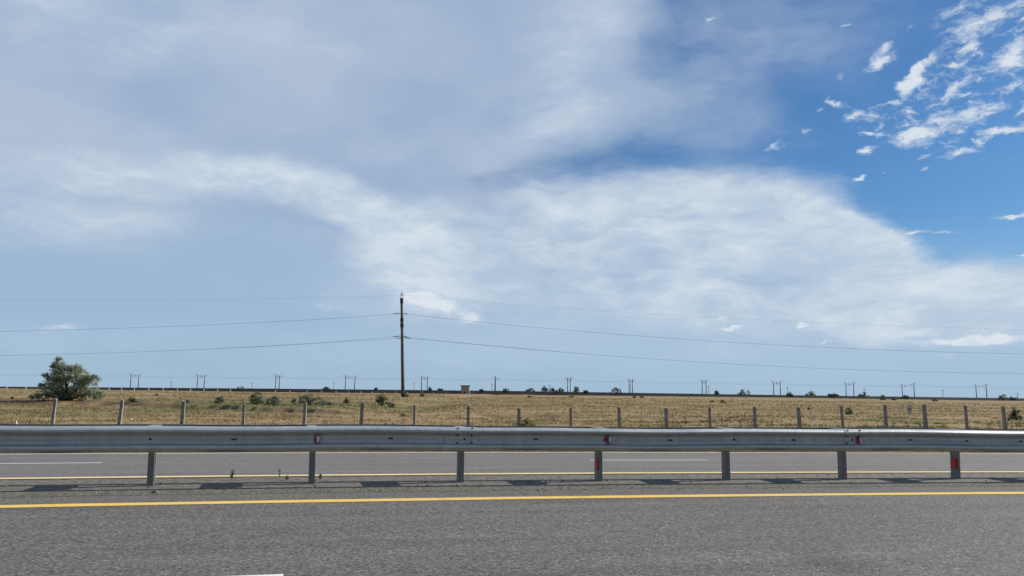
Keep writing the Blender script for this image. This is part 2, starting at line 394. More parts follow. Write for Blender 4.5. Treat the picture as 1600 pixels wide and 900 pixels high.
cc = q.mix(q.m('MULTIPLY', q.smooth(n2, .5, .72), .38), cc, (.14, .108, .056))
cc = q.mix(q.m('MULTIPLY', q.smooth(n3, .35, .75), .22), cc, (.36, .28, .15))
at = q.n('ShaderNodeAttribute', attribute_name='green').outputs['Fac']
cc = q.mix(q.m('MULTIPLY', at, .75), cc, q.mix(q.smooth(n2, .35, .65), (.105, .12, .045), (.16, .15, .06)))
at2 = q.n('ShaderNodeAttribute', attribute_name='soil').outputs['Fac']
cc = q.mix(q.m('MULTIPLY', at2, q.smooth(n2, .2, .6)), cc, (.13, .088, .052))
q.put(b.inputs['Base Color'], cc)
bn = q.n('ShaderNodeBump'); bn.inputs['Strength'].default_value = .9; bn.inputs['Distance'].default_value = .12
q.put(bn.inputs['Height'], q.m('ADD', n2, q.m('MULTIPLY', n3, .5))); q.put(b.inputs['Normal'], bn.outputs[0])
tag(link_mesh('ground', me, m_ground, smooth=True), kind='structure')

# ------------------------------------------------------------------ roads and markings
def ribbon(name, n0, n1, zf, mat, s0=-300, s1=500, cols=2, breaks=None, noise=0., seed=0):
    S = np.unique(np.concatenate([np.linspace(s0, -20, 60), np.linspace(-20, 30, 260), np.linspace(30, s1, 80)])) if s1-s0 > 60 else np.linspace(s0, s1, 40)
    ns = np.array(breaks) if breaks else np.linspace(n0, n1, cols)
    V = []
    for j, nv in enumerate(ns):
        nv2 = nv + (noise*(fbm(S*1.3+j*17, S*0, 90+seed, 4)-.5) if noise and j in (0, len(ns)-1) else 0)
        V.append(rf(S, nv2+0*S, zf(nv2+0*S)))
    V = np.concatenate(V); k = len(S); I = np.arange(len(ns)*k).reshape(len(ns), k)
    Fq = np.stack([I[:-1, :-1], I[:-1, 1:], I[1:, 1:], I[1:, :-1]], -1).reshape(-1, 4)
    me = np_mesh(name, V, Fq)
    o = link_mesh(name, me, mat); tag(o, kind='structure'); return o
def asphalt(name, dark, light, tint_far=False):
    m, q, b = material(name, .88, 0, .25)
    t = q.n('ShaderNodeTexCoord').outputs['Object']
    v = q.mapping(t, rot=(0, 0, -TH))
    vo = q.n('ShaderNodeTexVoronoi'); q.put(vo.inputs['Vector'], t); vo.inputs['Scale'].default_value = 58
    sx = q.sep(vo.outputs['Color'])[0]
    f1, _ = q.noise(t, 32, 5, .72)
    f2, _ = q.noise(q.mapping(v, scale=(.25, 1.6, 1)), 1.1, 5, .6)
    f3, _ = q.noise(q.mapping(v, scale=(.07, 2.6, 1)), 1, 3, .5)
    c = q.mix(q.smooth(f1, .30, .70), dark, light)
    c = q.mix(q.m('MULTIPLY', q.smooth(sx, .84, 1.0), .7), c, (.32, .30, .28))
    c = q.mix(q.m('MULTIPLY', q.smooth(sx, .26, .0), .68), c, (.035, .034, .033))
    k = q.m('MULTIPLY', q.smooth(f2, .25, .75, .88, 1.12), q.smooth(f3, .3, .7, .93, 1.07))
    # one oily stain
    X = at_z(1312, 886, -.1)
    st = q.vm('SUBTRACT', t, tuple(float(a) for a in X))
    gr = q.n('ShaderNodeTexGradient', gradient_type='SPHERICAL'); q.put(gr.inputs[0], q.mapping(st, scale=(2.2, .9, 1)))
    k = q.m('MULTIPLY', k, q.smooth(gr.outputs[1], 0, 1, 1, .72))
    q.put(b.inputs['Base Color'], q.mix(1.0, c, q.xyz(k, k, k), 'MULTIPLY'))
    bn = q.n('ShaderNodeBump'); bn.inputs['Strength'].default_value = .8; bn.inputs['Distance'].default_value = .006
    q.put(bn.inputs['Height'], q.m('ADD', f1, q.m('MULTIPLY', sx, .4))); q.put(b.inputs['Normal'], bn.outputs[0])
    return m
M_ASN = asphalt('near_asphalt', (.060, .054, .049), (.192, .176, .160))
M_ASF = asphalt('far_asphalt', (.108, .098, .093), (.205, .187, .180))
ribbon('road', -3, 11.12, lambda n: road_z(n), M_ASN, breaks=[-3, 2, 6, YN, 11.12], noise=.05)
ribbon('road', 12.95, 20.35, lambda n: road_z(n), M_ASF, breaks=[12.95, YF, 17, 20.35], noise=.10, seed=4)
# median: bare gritty strip with old asphalt between the beams
m_med = speckle('median_grit', (.075, .069, .058), (.19, .175, .15), 9, .95, bump=.6, detail=8)
ribbon('median_strip', 11.0, 13.05, lambda n: 0*n-.006, m_med, cols=5)
m_dirt, q, b = material('median_dirt', .95, 0, .1)
t = q.n('ShaderNodeTexCoord').outputs['Object']
f1, _ = q.noise(t, 16, 6, .7); f2, _ = q.noise(t, 2.2, 4, .6)
q.put(b.inputs['Base Color'], q.mix(q.smooth(f1, .36, .64), q.mix(q.smooth(f2, .4, .6), (.06, .055, .044), (.10, .092, .07)), (.20, .19, .155)))
bn = q.n('ShaderNodeBump'); bn.inputs['Strength'].default_value = 1; bn.inputs['Distance'].default_value = .02
q.put(bn.inputs['Height'], f1); q.put(b.inputs['Normal'], bn.outputs[0])
ribbon('dirt_strip', 10.88, 11.30, lambda n: .002+.006*np.clip(1-abs(n-11.09)/.12, 0, 1), m_dirt, cols=5, noise=.16, seed=2)
def paint(name, c, worn):
    m, q, b = material(name, .6, 0, .3)
    t = q.n('ShaderNodeTexCoord').outputs['Object']
    f1, _ = q.noise(t, 60, 4, .7); f2, _ = q.noise(t, 3, 5, .65)
    w = q.smooth(q.m('ADD', q.m('MULTIPLY', f1, .55), q.m('MULTIPLY', f2, .45)), .54, .66)
    q.put(b.inputs['Base Color'], q.mix(q.m('MULTIPLY', w, worn), c, (.17, .155, .12)))
    return m
M_YEL = paint('yellow_paint', (.78, .51, .12), .55)
M_YELF = paint('pale_yellow_paint', (.80, .60, .28), .3)
M_CRM = paint('cream_paint', (.62, .56, .42), .35)
M_WHT = paint('white_paint', (.72, .72, .70), .4)
L4 = lambda n: road_z(n)+.004
ribbon('yellow_line', YN-.11, YN+.10, L4, M_YEL, breaks=[YN-.11, YN, YN+.10], noise=.025, seed=7)
ribbon('yellow_line', YF-.10, YF+.10, L4, M_YELF, breaks=[YF-.10, YF, YF+.10])
ribbon('white_edge_line', EDGE-.12, EDGE+.10, L4, M_CRM)
ribbon('white_edge_line', 2.45, 2.65, L4, M_WHT)
def dash(s0, s1, nc, w):
    ribbon('white_lane_dash', nc-w/2, nc+w/2, L4, M_WHT, s0=s0, s1=s1)
# far carriageway dashes from 5.6..7.8 and ..-3.6, period 12
for k in range(-6, 14):
    dash(5.45+k*12, 7.95+k*12, 16.72, .13) if k not in (-1,) else dash(-7.3, -3.5, 16.62, .13)
for k in range(-6, 14):
    dash(-3.1+k*12, -.14+k*12, 6.46, .15)

# ------------------------------------------------------------------ materials
def galv(name, a, bcol, metal=.55, rough=.5):
    m, q, b = material(name, rough, metal, .4)
    t = q.n('ShaderNodeTexCoord').outputs['Object']
    v = q.mapping(t, rot=(0, 0, -TH))
    f1, _ = q.noise(q.mapping(v, scale=(11, 11, 1.3)), 1, 6, .65)
    f2, _ = q.noise(t, 60, 2, .6); f3, _ = q.noise(q.mapping(v, scale=(.8, 1, 5)), 1, 5, .6)
    k = q.m('ADD', q.m('ADD', q.m('MULTIPLY', f1, .5), q.m('MULTIPLY', f2, .2)), q.m('MULTIPLY', f3, .3))
    q.put(b.inputs['Base Color'], q.mix(q.smooth(k, .36, .64), a, bcol))
    q.put(b.inputs['Roughness'], q.smooth(f3, .3, .7, rough-.07, rough+.12))
    bn = q.n('ShaderNodeBump'); bn.inputs['Strength'].default_value = .35; bn.inputs['Distance'].default_value = .004
    q.put(bn.inputs['Height'], f2); q.put(b.inputs['Normal'], bn.outputs[0])
    return m
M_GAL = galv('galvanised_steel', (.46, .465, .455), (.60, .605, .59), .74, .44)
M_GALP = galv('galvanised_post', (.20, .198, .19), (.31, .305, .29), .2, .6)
M_DARK = speckle('dark_steel', (.03, .03, .032), (.07, .068, .066), 30, .6, .4)
M_RED = speckle('red_retroreflector', (.42, .008, .012), (.60, .015, .02), 40, .35, 0, .5)
M_WREF = speckle('white_retroreflector', (.62, .66, .64), (.78, .80, .78), 40, .35, 0, .5)
M_CON = speckle('weathered_concrete', (.17, .158, .15), (.36, .34, .315), 5, .9, bump=.4, detail=7)
M_CONP = speckle('pale_concrete', (.45, .42, .38), (.62, .59, .54), 5, .9)
M_POLE = speckle('old_pole_concrete', (.085, .075, .07), (.18, .165, .155), 3, .9, stretch=(1, 1, .3))
M_WOOD = speckle('tarred_wood', (.03, .026, .024), (.075, .066, .06), 6, .9)
M_MAST = speckle('mast_concrete', (.06, .058, .06), (.12, .115, .12), 2, .9)
M_WIRE = speckle('weathered_wire', (.05, .05, .055), (.09, .09, .095), 2, .6, .4)
M_INS = speckle('glass_insulator', (.05, .06, .055), (.12, .13, .12), 20, .3)
M_BARK = speckle('grey_bark', (.045, .036, .028), (.13, .105, .085), 12, .95, bump=.6, stretch=(1, 1, .25))
M_WHITEP = speckle('white_plastic', (.66, .67, .68), (.80, .81, .82), 9, .5)

# ------------------------------------------------------------------ double-sided guardrail (one thing)
GC = 12.01
rail = empty('guardrail', tuple(rf(0, GC)), 0, 'double-sided galvanised steel guardrail running along the whole median', 'guardrail')
PROF = [(.062, .0, .7475), (.0, 0, 0)]
# W-beam profile: (bulge towards its own traffic, height)
prof = [(.000, .750), (.022, .747), (.046, .739), (.066, .727), (.079, .712), (.084, .698), (.078, .686), (.060, .675), (.036, .664), (.016, .650), (.004, .632), (.000, .612),
        (.000, .590), (.004, .566), (.014, .546), (.030, .530), (.052, .517), (.072, .508), (.083, .498), (.082, .484), (.068, .466), (.044, .450), (.016, .438)]
def zwob(s): return .006*np.sin(s*.9+.6)+.004*np.sin(s*2.3)
def beam(side, s0, s1, lift):
    """side -1 faces the camera, +1 the far carriageway"""
    back = GC+side*.29
    S = np.linspace(s0, s1, max(4, int((s1-s0)/.25)+1)); k = len(S); V = []
    pr = np.array(prof); tg = np.gradient(pr, axis=0); nrm = np.stack([-tg[:, 1], tg[:, 0]], 1); nrm /= np.linalg.norm(nrm, axis=1)[:, None]
    for d in (0.0, -.004):
        for (bu, z), (nb, nz) in zip(prof, nrm):
            V.append(rf(S, back+side*(bu+nb*(d+lift))+0*S, z+nz*(d+lift)+zwob(S)))
    P = len(prof); V = np.concatenate(V); I = np.arange(2*P*k).reshape(2, P, k)
    fs = [np.stack([I[e, :-1, :-1], I[e, :-1, 1:], I[e, 1:, 1:], I[e, 1:, :-1]], -1).reshape(-1, 4) for e in (0, 1)]
    for j in (0, P-1): fs.append(np.stack([I[0, j, :-1], I[0, j, 1:], I[1, j, 1:], I[1, j, :-1]], -1))
    for j in (0, k-1): fs.append(np.stack([I[0, :-1, j], I[0, 1:, j], I[1, 1:, j], I[1, :-1, j]], -1))
    V = V-np.array(rail.location)
    me = np_mesh('beam', V, np.concatenate(fs))
    import bmesh
    bm = bmesh.new(); bm.from_mesh(me); bmesh.ops.recalc_face_normals(bm, faces=bm.faces); bm.to_mesh(me); bm.free()
    n_sm = 2*(P-1)*(k-1); me.polygons.foreach_set('use_smooth', [i < n_sm for i in range(len(me.polygons))])
    bm = bmesh.new(); bm.from_mesh(me)
    bmesh.ops.split_edges(bm, edges=[e for e in bm.edges if len(e.link_faces) == 2 and e.link_faces[0].smooth != e.link_faces[1].smooth]); bm.to_mesh(me); bm.free()
    return link_mesh('beam', me, M_GAL, rail)
def ps(k):
    m = [-1.94, .05, 2.05, 4.05, 6.01, 7.89, 9.80]; k = k+1
    if k < 0: return m[0]+2*k
    if k > 6: return m[6]+1.85*(k-6)
    i = min(int(k), 5); return m[i]+(m[i+1]-m[i])*(k-i)
splices = [ps(1+3*k) for k in range(-6, 11)]
for i in range(len(splices)-1):
    for side in (-1, 1):
        beam(side, splices[i]-.16, splices[i+1]+.16, .0055 if i % 2 else 0.0)
RL = np.array(rail.location)
def frame_at(s):
    """matrix with x along the road, y away from the camera, at the rail line"""
    a = TH+math.atan((bend(s+.1)-bend(s-.1))/.2)
    p = rf(s, GC)-RL
    return Matrix.Translation(Vector(p)) @ Matrix.Rotation(a, 4, 'Z')
# post: C channel, web towards -x
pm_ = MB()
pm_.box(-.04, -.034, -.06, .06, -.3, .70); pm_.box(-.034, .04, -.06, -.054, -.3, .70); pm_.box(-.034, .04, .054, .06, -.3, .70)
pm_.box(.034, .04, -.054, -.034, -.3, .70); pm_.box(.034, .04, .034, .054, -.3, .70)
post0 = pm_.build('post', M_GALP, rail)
bm_ = MB()
bm_.prism([(-.27, .52), (-.22, .47), (.22, .47), (.27, .52), (.285, .66), (.285, .735), (-.285, .735), (-.285, .66)], -.046, -.042, 'x')
bm_.box(-.075, .05, -.275, .275, .744, .749)
bm_.box(-.042, .03, -.285, -.28, .50, .735); bm_.box(-.042, .03, .28, .285, .50, .735)
brk0 = bm_.build('bracket', M_GALP, rail)
cap0 = None
first = True
post_s = [ps(k) for k in range(-17, 31)]
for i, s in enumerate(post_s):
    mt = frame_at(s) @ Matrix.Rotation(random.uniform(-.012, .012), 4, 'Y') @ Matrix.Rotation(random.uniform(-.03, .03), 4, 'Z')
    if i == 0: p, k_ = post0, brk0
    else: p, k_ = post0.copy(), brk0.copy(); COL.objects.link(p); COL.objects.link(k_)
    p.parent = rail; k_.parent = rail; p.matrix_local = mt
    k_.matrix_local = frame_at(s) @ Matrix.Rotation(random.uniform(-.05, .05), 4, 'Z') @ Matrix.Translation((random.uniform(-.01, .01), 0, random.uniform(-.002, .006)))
# bolts and slots on the near beam
bb = MB(); bb.tube([(0, .004, 0), (0, -.010, 0)], [.017, .013], 8)
bolt0 = bb.build('bolt', M_DARK, rail)
slb = MB(); n_ = 14
slb.prism([((.024 if math.cos(a) > 0 else -.024)+.011*math.cos(a), .010*math.sin(a)) for a in [2*math.pi*k/n_+.01 for k in range(n_)]], -.0025, .002, 'y')
slot0 = slb.build('slotted_hole', M_DARK, rail)
used = {'b': False, 's': False}
def on_beam(src, key, s, z, yoff=0., tilt=0.):
    o = src
    if used[key]: o = src.copy(); COL.objects.link(o)
    used[key] = True
    bu = float(np.interp(-z, [-q[1] for q in prof], [q[0] for q in prof]))
    o.parent = rail
    o.matrix_local = frame_at(s) @ Matrix.Translation((0, -.29-bu-.006+yoff, z+float(zwob(s)))) @ Matrix.Rotation(tilt, 4, 'X')
for k in range(-1, 8):
    s0 = ps(k)
    on_beam(slot0, 's', ps(k+.5), .594)
    if (k-1) % 3 and k != 0: on_beam(bolt0, 'b', s0-.12*0, .594)
for s0 in (ps(-2), ps(1), ps(4), ps(7)):
    for dxx in (-.10, .095):
        for z, tl in ((.735, -.9), (.648, .75), (.545, -.6)): on_beam(bolt0, 'b', s0+dxx, z, 0, tl)
    on_beam(bolt0, 'b', s0, .594)
# reflectors in the valley of the near beam
def reflector(s):
    h = MB()
    h.prism([(0, -.062), (.030, -.052), (.046, -.028), (.05, 0), (.046, .028), (.030, .052), (0, .062), (-.006, .058), (-.006, -.058)], -.010, .006, 'y')
    h.box(-.012, .012, -.0105, .006, -.012, .012)
    ho = h.build('reflector', M_DARK, rail)
    half = [(0, -.054), (.026, -.045), (.040, -.024), (.044, 0), (.040, .024), (.026, .045), (0, .054)]
    w = MB(); w.add([(a*1.0, -.014-.010*(1-a/.044), b_) for a, b_ in half], [tuple(range(7))]); w.add([(a, -.011, b_) for a, b_ in half], [tuple(reversed(range(7)))])
    w.build('white_lens', M_WREF, ho)
    r = MB(); half2 = [(-a*.95-.001, b_) for a, b_ in half]
    r.add([(a, -.026-.035*abs(a)/.044*0+.012*abs(a)/.044, b_) for a, b_ in half2], [tuple(reversed(range(7)))]); r.add([(a, -.008, b_) for a, b_ in half2], [tuple(range(7))])
    r.build('red_lens', M_RED, ho)
    ho.matrix_local = frame_at(s) @ Matrix.Translation((0, -.318, .596)) @ Matrix.Rotation(-.12, 4, 'Z') @ Matrix.Scale(.86, 4)
for s in (ps(0)+.04, ps(2)+.05, ps(4)+.10): reflector(s)
# red tape on the traffic side of two posts
for s, dz_ in ((ps(2), 0), (ps(5), 0)):
    tp = MB(); tp.box(-.0435, -.0412, -.058, .05, .155, .315)
    tp.box(-.0412, .002, -.0635, -.0610, .155, .315) if s > 5 else tp.box(-.0412, -.016, -.0635, -.0610, .155, .315)
    o = tp.build('red_tape', M_RED, rail); o.matrix_local = frame_at(s)

# ------------------------------------------------------------------ roadside concrete posts behind the far carriageway
FEN = 42.0
ord_w = ['first', 'second', 'third', 'fourth', 'fifth', 'sixth', 'seventh', 'eighth', 'ninth', 'tenth', 'eleventh', 'twelfth', 'thirteenth', 'fourteenth', 'fifteenth', 'sixteenth', 'seventeenth', 'eighteenth', 'nineteenth', 'twentieth']
fence = [(83, 622, .05), (187, 624, .06), (285.5, 626, .02), (381, 631, 0), (476, 630, .02), (565, 627.5, .0), (648, 632, .0), (732, 634.5, 0), (811, 637, -.01), (892, 637, -.02),
         (968, 636, -.02), (1042, 637, -.04), (1110, 635.5, -.03), (1180, 635, -.04), (1249.5, 635.5, -.07), (1317, 634, -.06), (1384, 632, -.03), (1446, 631, -.05), (1510, 633, -.03), (1570, 634, -.07)]
def fence_pt(px):
    d = ray(px, 640); ys = np.linspace(30, 75, 4000); P = d[None]*(ys/d[1])[:, None]
    s, n = to_sn(P); i = np.argmin(abs(n-FEN)); return P[i]
pb = MB(); pb.box(-.075, .075, -.075, .075, -.4, 1.0, taper=.9)
pb2 = None
base_post = None
extra = [(-25, 622, .03), (-140, 621, 0), (1632, 633, 0), (1690, 632, .02)]
for i, (px, py, lean) in enumerate(fence+extra):
    P = fence_pt(px); zt = at_y(px, py, P[1])[2]; z0 = gz(P[0], P[1]); h = max(zt-z0, .9)
    w = .068+.011*((i*7) % 3-1)
    mb = MB(); r = random.Random(i)
    # slightly battered faces, chipped top, two tie grooves
    mb.box(-w, w, -w, w, -.4, h*.5); mb.box(-w*.97, w*.97, -w*.97, w*.97, h*.5+.001, h-.05)
    mb.add([(-w*.95, -w*.95, h-.05), (w*.95, -w*.95, h-.05), (w*.95, w*.95, h-.05), (-w*.95, w*.95, h-.05),
            (-w*.8, -w*.8, h-.02*r.random()), (w*.85, -w*.85, h-.05*r.random()), (w*.75, w*.8, h), (-w*.8, w*.8, h-.03*r.random())],
           [(0, 3, 2, 1), (4, 5, 6, 7), (0, 1, 5, 4), (1, 2, 6, 5), (2, 3, 7, 6), (3, 0, 4, 7)])
    o = mb.build('fence_post', M_CON)
    o.location = (P[0], P[1], z0); o.rotation_euler = (0, lean+r.uniform(-.012, .012), TH-.1+r.uniform(-.12, .12))
    how = 'leaning to the right' if lean > .03 else ('leaning to the left' if lean < -.04 else 'standing nearly upright')
    if i < 20: lab = f'grey concrete fence post {how}, {ord_w[i]} from the left'
    else: lab = 'grey concrete fence post just outside the '+['left', 'left', 'right', 'right'][i-20]+' edge, '+['nearer', 'farther', 'nearer', 'farther'][i-20]+' one'
    tag(o, lab, 'fence post', 'bare concrete fence posts between road and field')
def small_post(name, px, ytop, ybase, Y, w, mat, label, cat, lean=0, band=None):
    P = at_y(px, ytop, Y); z0 = gz(P[0], P[1]); h = P[2]-z0
    mb = MB(); mb.box(-w, w, -w*.6, w*.6, -.2, h-.06); mb.box(-w*.99, w*.99, -w*.59, w*.59, h-.059, h, taper=.6)
    if band:
        root = empty(name, (P[0], P[1], z0), 0, label, cat)
        mb.build('post', mat, root)
        m2 = MB(); m2.box(-w-.01, w+.01, -w*.6-.01, w*.6+.01, h*.42, h*.62); m2.build('band', band, root); root.rotation_euler = (0, lean, 0); return root
    o = mb.build(name, mat); o.location = (P[0], P[1], z0); o.rotation_euler = (0, lean, 0)
    return tag(o, label, cat)
small_post('marker_post', 1420.5, 632, 648, 88, .17, M_CONP, 'pale stubby concrete marker post in the field at right, behind the fence posts', 'marker post', 0, M_CON)
small_post('delineator', 40.5, 655.5, 670, 24.5, .025, M_WHITEP, 'small white plastic road delineator showing above the guardrail at far left', 'delineator', -.22)

# ------------------------------------------------------------------ vegetation
def leaf_mat(name, trans=.25, spec=.25):
    m, q, b = material(name, .6, 0, spec)
    a = q.n('ShaderNodeAttribute', attribute_name='tone').outputs['Color']
    q.put(b.inputs['Base Color'], a)
    tr = q.n('ShaderNodeBsdfTranslucent'); q.put(tr.inputs[0], a)
    mx = q.n('ShaderNodeMixShader'); mx.inputs[0].default_value = trans
    o = [n for n in m.node_tree.nodes if n.type == 'OUTPUT_MATERIAL'][0]
    m.node_tree.links.new(b.outputs[0], mx.inputs[1]); m.node_tree.links.new(tr.outputs[0], mx.inputs[2]); m.node_tree.links.new(mx.outputs[0], o.inputs[0])
    return m
M_LEAF = leaf_mat('leaves', .45); M_GRASS = leaf_mat('dry_grass', .3, .1)
def leaves(cent, size, cols, rng, aspect=.32, up=0.3):
    n = len(cent)
    d = rng.normal(size=(n, 3)); d[:, 2] = d[:, 2]*.7+up; d /= np.linalg.norm(d, axis=1)[:, None]
    e = np.cross(d, rng.normal(size=(n, 3))); e /= np.linalg.norm(e, axis=1)[:, None]
    L = size*(.6+.8*rng.random(n))[:, None]; w = L*aspect
    V = np.stack([cent-d*L*.5, cent+e*w*.5, cent+d*L*.5, cent-e*w*.5], 1).reshape(-1, 3)
    return V, np.arange(4*n).reshape(n, 4), np.repeat(cols, 4, 0)
def pick(rng, n, pal, jit=.18):
    pal = np.array(pal); c = pal[rng.integers(0, len(pal), n)]
    return np.clip(c*(1+jit*rng.normal(size=(n, 1))), .01, .8)
SILVER = [(.34, .37, .26), (.43, .45, .34), (.25, .29, .17), (.52, .53, .41), (.16, .20, .10)]
DKGRN = [(.085, .105, .07), (.115, .13, .09), (.145, .155, .115), (.07, .08, .052)]
SAGE = [(.20, .215, .145), (.25, .26, .185), (.145, .165, .095), (.31, .31, .23)]
WEED = [(.17, .20, .06), (.13, .16, .05), (.22, .22, .09)]
YFLO = [(.55, .48, .07), (.46, .42, .08), (.16, .17, .05), (.12, .13, .045)]
BROWN = [(.10, .075, .045), (.14, .10, .06), (.07, .055, .035)]
def crown(name, W, H, lobes, nl, size, pal, rng, parent, aspect=.32, z0=0.0, twigs=0):
    """lobes: (x, z, rx, rz, weight) in units of half width / height; depth is as wide as the lobe"""
    cents = []; cols = []
    tot = sum(l[4] for l in lobes)
    for (lx, lz, rx, rz, wgt) in lobes:
        m = int(nl*wgt/tot); ncl = max(4, m//60)
        # clump centres near the lobe's shell, leaves round the clump centres
        dd = rng.normal(size=(ncl, 3)); dd /= np.linalg.norm(dd, axis=1)[:, None]
        rr = (.45+.55*rng.random(ncl)**.5)[:, None]
        cc = dd*rr*np.array([rx*W, rx*W*.85, rz*H])+np.array([lx*W, rng.uniform(-.25, .25)*W*.6, lz*H+z0])
        idx = rng.integers(0, ncl, m)
        sprd = .13*min(rx*W, rz*H)+.4*size
        pts = cc[idx]+rng.normal(size=(m, 3))*sprd*np.array([1, 1, .8])
        tint = (.62+.76*rng.random(ncl))[idx][:, None]
        cents.append(pts); cols.append(pick(rng, m, pal)*tint)
    cents = np.concatenate(cents); cols = np.concatenate(cols)
    cents[:, 2] = np.maximum(cents[:, 2], .02)
    V, Fq, cv = leaves(cents, size, cols, rng, aspect)
    return link_mesh(name, np_mesh(name, V, Fq, corner_cols=cv), M_LEAF, parent)
def limbs(mb, base, tips, r0, rng):
    for tp in tips:
        base_ = Vector(base); tpv = Vector(tp); mid = base_.lerp(tpv, .5)+Vector((rng.uniform(-.1, .1), rng.uniform(-.1, .1), .08))*(tpv-base_).length
        mb.tube([base_, base_.lerp(mid, .5), mid, mid.lerp(tpv, .55), tpv], [r0, r0*.8, r0*.6, r0*.35, r0*.12], 6)
# the big oleaster
bx, by, bz = px_ground(104, 626)
tree = empty('oleaster_tree', (bx, by, bz), 0, 'bushy silver-green oleaster tree standing in the dry field at left', 'tree')
sc_ = by/F                     # metres per photo pixel
rr_ = random.Random(3); rg = np.random.default_rng(5)
def L_(px, py): return ((px-104)*sc_, 0, (626-py)*sc_)
tk = MB()
tips = [L_(90, 568), L_(80, 590), L_(64, 602), L_(118, 578), L_(138, 592), L_(60, 617), L_(144, 617), L_(104, 585), L_(125, 605), L_(84, 608)]
limbs(tk, (0, 0, -.1), [(a, b_+rr_.uniform(-1.2, 1.2), c) for a, b_, c in tips], .16, rr_)
tk.build('trunk', M_BARK, tree, smooth=True)
HW, HH = 50*sc_, 66*sc_
lob = [(-.28, .86, .15, .12, .7), (-.30, .70, .24, .16, 1.3), (-.10, .60, .30, .18, 1.6), (.22, .68, .20, .14, .9), (.33, .54, .30, .18, 1.5), (-.55, .56, .18, .08, .55),
       (-.48, .42, .30, .12, 1.0), (-.78, .36, .14, .05, .3), (.66, .52, .16, .09, .5), (.80, .56, .10, .05, .25), (0, .38, .55, .22, 2.6), (.45, .32, .38, .18, 1.6), (-.35, .24, .42, .18, 1.5),
       (.70, .16, .30, .13, 1.1), (.92, .12, .20, .10, .5), (.30, .14, .35, .12, 1.0), (-.72, .12, .26, .10, .7), (-.92, .09, .14, .06, .25), (-.2, .10, .4, .08, .8), (-.26, .96, .07, .05, .2), (-.40, .80, .08, .05, .2), (.34, .72, .08, .07, .2), (.10, .78, .08, .06, .2), (-.68, .60, .10, .05, .2), (.55, .62, .08, .05, .15), (.88, .50, .07, .05, .12), (1.0, .16, .10, .05, .15)]
crown('crown', HW, HH, lob, 24000, .19, SILVER, rg, tree, .30)

def shrub(name, px, yb, wpx, hpx, pal, label, cat='shrub', nl=900, Y=None, size=None, group=None, trunkful=True, kindlobes=None, z0=None):
    if Y is None: X, Y_, Z = px_ground(px, yb)
    else:
        p = at_y(px, yb, Y); X, Y_, Z = p[0], Y, (gz(p[0], Y) if z0 is None else p[2])
    k = Y_/F; W = wpx*k/2; H = hpx*k
    rg = np.random.default_rng(int(px*13+yb)); r = random.Random(int(px))
    root = empty(name, (X, Y_, Z), 0, label, cat, group)
    lb = kindlobes or [(r.uniform(-.5, -.3), .45, .45, .35, 1), (r.uniform(.25, .5), .40, .45, .33, 1), (r.uniform(-.15, .15), .62, .45, .36, 1.2), (0, .25, .8, .22, 1), (r.uniform(-.8, -.6), .22, .25, .18, .4), (r.uniform(.6, .8), .22, .25, .18, .4)]
    if trunkful:
        mb = MB(); limbs(mb, (0, 0, -.05), [(r.uniform(-.7, .7)*W, r.uniform(-.5, .5)*W, r.uniform(.45, .85)*H) for _ in range(6)], max(.02, .035*H), r)
        mb.build('stems', M_BARK, root)
    sz = size or max(.06*H, 1.3*k)
    crown('foliage', W, H, lb, int(nl*1.8), sz, pal, rg, root, .45)
    return root
FB = 'shrubs growing in the dry field'
shrub('shrub', 401, 632.5, 26, 20, SAGE, 'large sage-green shrub, left one of the two side by side left of centre', nl=2600, group=FB)
shrub('shrub', 427, 634, 25, 16, SAGE, 'rounder sage-green shrub touching the right side of a larger one', nl=2000, group=FB)
shrub('shrub', 343, 631, 15, 13, SAGE, 'small sage shrub alone between the oleaster tree and the paired shrubs', nl=1200, group=FB)
shrub('shrub', 482, 633, 56, 17, SAGE, 'wide low grey-green shrub behind the fifth fence post', nl=4000, group=FB,
      kindlobes=[(-.65, .35, .32, .3, 1), (-.2, .5, .35, .42, 1.4), (.15, .6, .3, .4, 1.3), (.5, .4, .3, .35, 1), (.8, .25, .25, .22, .7), (0, .2, .9, .2, 1)])
shrub('shrub', 597, 634, 23, 21, [(.10, .115, .055), (.13, .14, .075), (.075, .09, .04)], 'upright green shrub in front and left of the tall power pole', nl=2000, group=FB)
shrub('shrub', 612, 637, 12, 10, SAGE, 'small pale shrub at the foot of the upright green shrub', nl=700, group=FB)
shrub('shrub', 632, 620.5, 12, 9, DKGRN+SAGE, 'small dark shrub hugging the base of the tall power pole', nl=800, group=FB)
shrub('shrub', 659.5, 620, 7, 9, SAGE, 'tiny shrub just right of the power pole base', nl=400, group=FB)
shrub('shrub', 541, 630.5, 10, 9, [(.16, .12, .08), (.12, .10, .06)], 'small brownish shrub right of the wide grey-green shrub', nl=500, group=FB)
shrub('shrub', 293, 630, 12, 6, SAGE, 'low faint shrub just right of the third fence post', nl=400, group=FB)
shrub('shrub', 208, 629, 16, 9, BROWN+SAGE, 'low brown-green shrub right of the oleaster tree', nl=600, group=FB)
shrub('shrub', 515, 633, 11, 7, SAGE, 'little shrub at the right end of the wide grey-green shrub', nl=400, group=FB)
shrub('shrub', 1327, 648, 13, 12, WEED+SAGE, 'green shrub right beside the fence post at right, below the railway masts', nl=900, group=FB)
shrub('shrub', 1588, 657, 26, 22, [(.10, .105, .06), (.13, .13, .08)], 'loose green shrub behind the rightmost fence post', nl=1800, group=FB)
shrub('shrub', 825, 668, 26, 14, WEED, 'bright green weedy shrub low behind the guardrail, right of centre', nl=1400, group=FB, trunkful=False)
shrub('flowering_weed', 1475, 681, 30, 21, YFLO, 'yellow flowering weed clump showing over the guardrail at right', 'wild flowers', nl=1500, trunkful=False)
